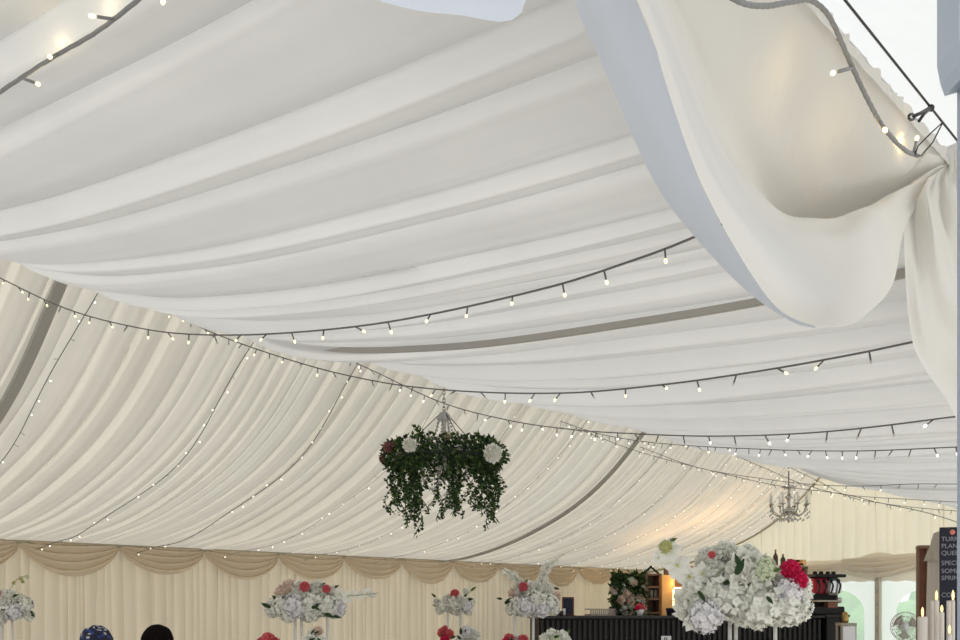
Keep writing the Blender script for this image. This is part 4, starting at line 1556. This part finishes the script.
# ------------------------------------------------------------------ two seated guests
def person(px, ytop, Z, label, kind, turn, dressm):
    top = pix(px, ytop, Z)
    zt = top.z
    root = thing('person', label, 'person', (top.x, top.y, 0), turn)
    seat = .46
    hr = .098
    hz = zt - .115                 # head centre
    sh_ = hz - .30
    V = [((0, .0, seat + .12), .135), ((0, .02, seat + .30), .125), ((0, .02, sh_ - .06), .14), ((0, .01, sh_ + .05), .075), ((0, 0, sh_ + .12), .052), ((0, -.01, hz - .03), .085), ((0, 0, hz + .02), .092), ((0, 0, hz + .045), .075)]
    E = [(i, i + 1) for i in range(7)]

    def chain(start, pts):
        prev = start
        for p, r in pts:
            V.append((p, r))
            E.append((prev, len(V) - 1))
            prev = len(V) - 1
    for s in (-1, 1):
        chain(0, [((s * .10, -.05, seat + .09), .095), ((s * .12, -.42, seat + .08), .062), ((s * .12, -.40, .26), .050), ((s * .12, -.38, .08), .035), ((s * .12, -.50, .035), .032)])
        chain(2, [((s * .17, .02, sh_ + .0), .055), ((s * .21, -.02, sh_ - .27), .042), ((s * .16, -.22, seat + .19), .032), ((s * .13, -.30, seat + .175), .028)])
    V.append(((0, -.095, hz - .02), .016))
    E.append((5, len(V) - 1))
    me = bpy.data.meshes.new('body')
    me.from_pydata([v[0] for v in V], E, [])
    tmp = bpy.data.objects.new('tmp', me)
    COL.objects.link(tmp)
    md = tmp.modifiers.new('k', 'SKIN')
    for i, (p, r) in enumerate(V):
        me.skin_vertices[0].data[i].radius = (r, r)
        me.skin_vertices[0].data[i].use_root = (i == 0)
    sb = tmp.modifiers.new('s', 'SUBSURF')
    sb.levels = sb.render_levels = 2
    bpy.context.view_layer.update()
    me2 = bpy.data.meshes.new_from_object(tmp.evaluated_get(bpy.context.evaluated_depsgraph_get()))
    bpy.data.objects.remove(tmp)
    me2.materials.clear()
    me2.materials.append(M['skin'])
    me2.materials.append(M[dressm])
    for f in me2.polygons:
        f.use_smooth = True
        c = f.center
        f.material_index = 0 if (c.z > sh_ + .07 or (c.y < -.24 and seat + .12 < c.z) or c.z < .20) else 1
    o = bpy.data.objects.new('body', me2)
    COL.objects.link(o)
    o.parent = root
    cap = MB()
    n, m = 28, 14
    rows = []
    for j in range(m + 1):
        a = (PI * .62) * j / m
        r = []
        for i in range(n + 1):
            b = 2 * PI * i / n
            back = max(0, sin(b)) * .25
            aa = a * (1 + back)
            rad = hr * (1.06 + (.05 * sin(b * 3 + j * .9) + .03 * sin(b * 5 - j)) * (1 if kind == 'wrap' else .25))
            r.append((rad * sin(aa) * cos(b), rad * 1.08 * sin(aa) * sin(b) + .008, hz + .012 + rad * 1.0 * cos(aa)))
        rows.append(r)
    cap.grid(rows)
    if kind == 'wrap':
        rng = random.Random(4)
        cap.m = [0 if rng.random() < .62 else (1 if rng.random() < .68 else 2) for _ in cap.m]
        cap.build('headwrap', ['wrap', 'wrap_blue', 'wrap_white'], root, label='blue, black and white patterned headwrap')
    else:
        cap.build('hair', 'hair', root, label='dark hair')
        root.scale = (.94, .94, 1)
    for s in (-1, 1):
        mb = MB().ball((s * .034, -.088, hz + .004), .012, 0, 8, 6)
        mb.build('eye', 'wrap_white', root)
        mb = MB().ball((s * hr * .98, .01, hz - .02), .022, 0, 8, 6, (.5, .8, 1.3))
        mb.build('ear', 'skin', root)
    MB().ball((0, -.092, hz - .065), .022, 0, 8, 6, (1, .4, .4)).build('mouth', 'dusty', root)
    # chair
    c = thing('dining_chair', 'pale dining chair under the guest with ' + ('the patterned headwrap' if kind == 'wrap' else 'dark hair'), 'chair', (top.x, top.y, 0), turn, 'dining chairs')
    MB().box((0, -.10, seat - .045), (.44, .44, .05), bev=.015).build('seat', 'chairmat', c, smooth=False)
    MB().box((0, .20, seat + .22), (.42, .03, .30), bev=.01).build('backrest', 'chairmat', c, smooth=False)
    for sx in (-.19, .19):
        MB().box((sx, -.29, (seat - .07) / 2), (.035, .035, seat - .07)).build('leg', 'chairmat', c, smooth=False)
        MB().box((sx, .19, (seat + .3) / 2), (.035, .03, seat + .3)).build('leg', 'chairmat', c, smooth=False)


person(95, 626, 7.5, 'person in a blue and black patterned headwrap, seated by the far curtain', 'wrap', -1.4, 'dress')
person(158.5, 624.5, 7.1, 'person with dark hair, seated by the far curtain, right of the headwrap', 'hair', 1.5, 'dress')

# ------------------------------------------------------------------ light
wd = bpy.data.worlds.new('World')
S.world = wd
wd.use_nodes = True
bg = wd.node_tree.nodes['Background']
bg.inputs[0].default_value = (.92, .96, 1.0, 1)
bg.inputs[1].default_value = 1.5


def lamp(name, kind, loc, energy, col, size=.1, rot=None, angle=None):
    l = bpy.data.lights.new(name, kind)
    l.energy = energy
    l.color = col
    if kind == 'POINT':
        l.shadow_soft_size = size
    if kind == 'SUN':
        l.angle = angle
    o = bpy.data.objects.new(name, l)
    COL.objects.link(o)
    o.location = loc
    if rot is not None:
        o.rotation_euler = rot
    return o


sd = (W(-.80, -.20, -.58) - W(0, 0, 0))          # direction the sunlight travels
sun = lamp('sun', 'SUN', (0, 0, 10), 3.6, (1, .97, .91), angle=math.radians(25))
sun.rotation_euler = Vector((0, 0, -1)).rotation_difference(sd.normalized()).to_euler()
# lamps the bar has, and the bulbs close to the cloth
p, Z = bp(678, .8, 0)
lamp('bar_lamp', 'POINT', (p.x, p.y, zpx(583, Z)), 16, (1, .62, .28), .08)
p, Z = bp(735, .9, 0)
lamp('bar_lamp', 'POINT', (p.x, p.y, zpx(560, Z)), 12, (1, .66, .34), .1)
for q in (pv(831, 73, .56), pv(885, 131, .555), pv(917, 137, .575)):
    lamp('led_glow', 'POINT', q + Vector((-.012, .028, .004)), .05, (1, .70, .24), .006)
lamp('led_glow', 'POINT', pv(811, 86, .70), .22, (1, .70, .22), .008)
for q in (pix(92, 15, 1.50), pix(50, 57, 1.60), pix(39, 85, 1.63)):
    lamp('led_glow', 'POINT', q + Vector((0, .01, .015)), .03, (1, .78, .4), .008)

# ------------------------------------------------------------------ camera
cam = bpy.data.cameras.new('camera')
cam.sensor_width = 36
cam.lens = 36 * F / 960
cam.shift_y = (PY - 320) / 960
cam.clip_start = .02
co = bpy.data.objects.new('camera', cam)
COL.objects.link(co)
co.location = (0, 0, H)
co.rotation_euler = (PI / 2, 0, 0)
S.camera = co
S.view_settings.view_transform = 'Standard'
S.view_settings.look = 'None'
S.view_settings.exposure = -0.19
S.view_settings.gamma = 1
S.view_settings.use_curve_mapping = False
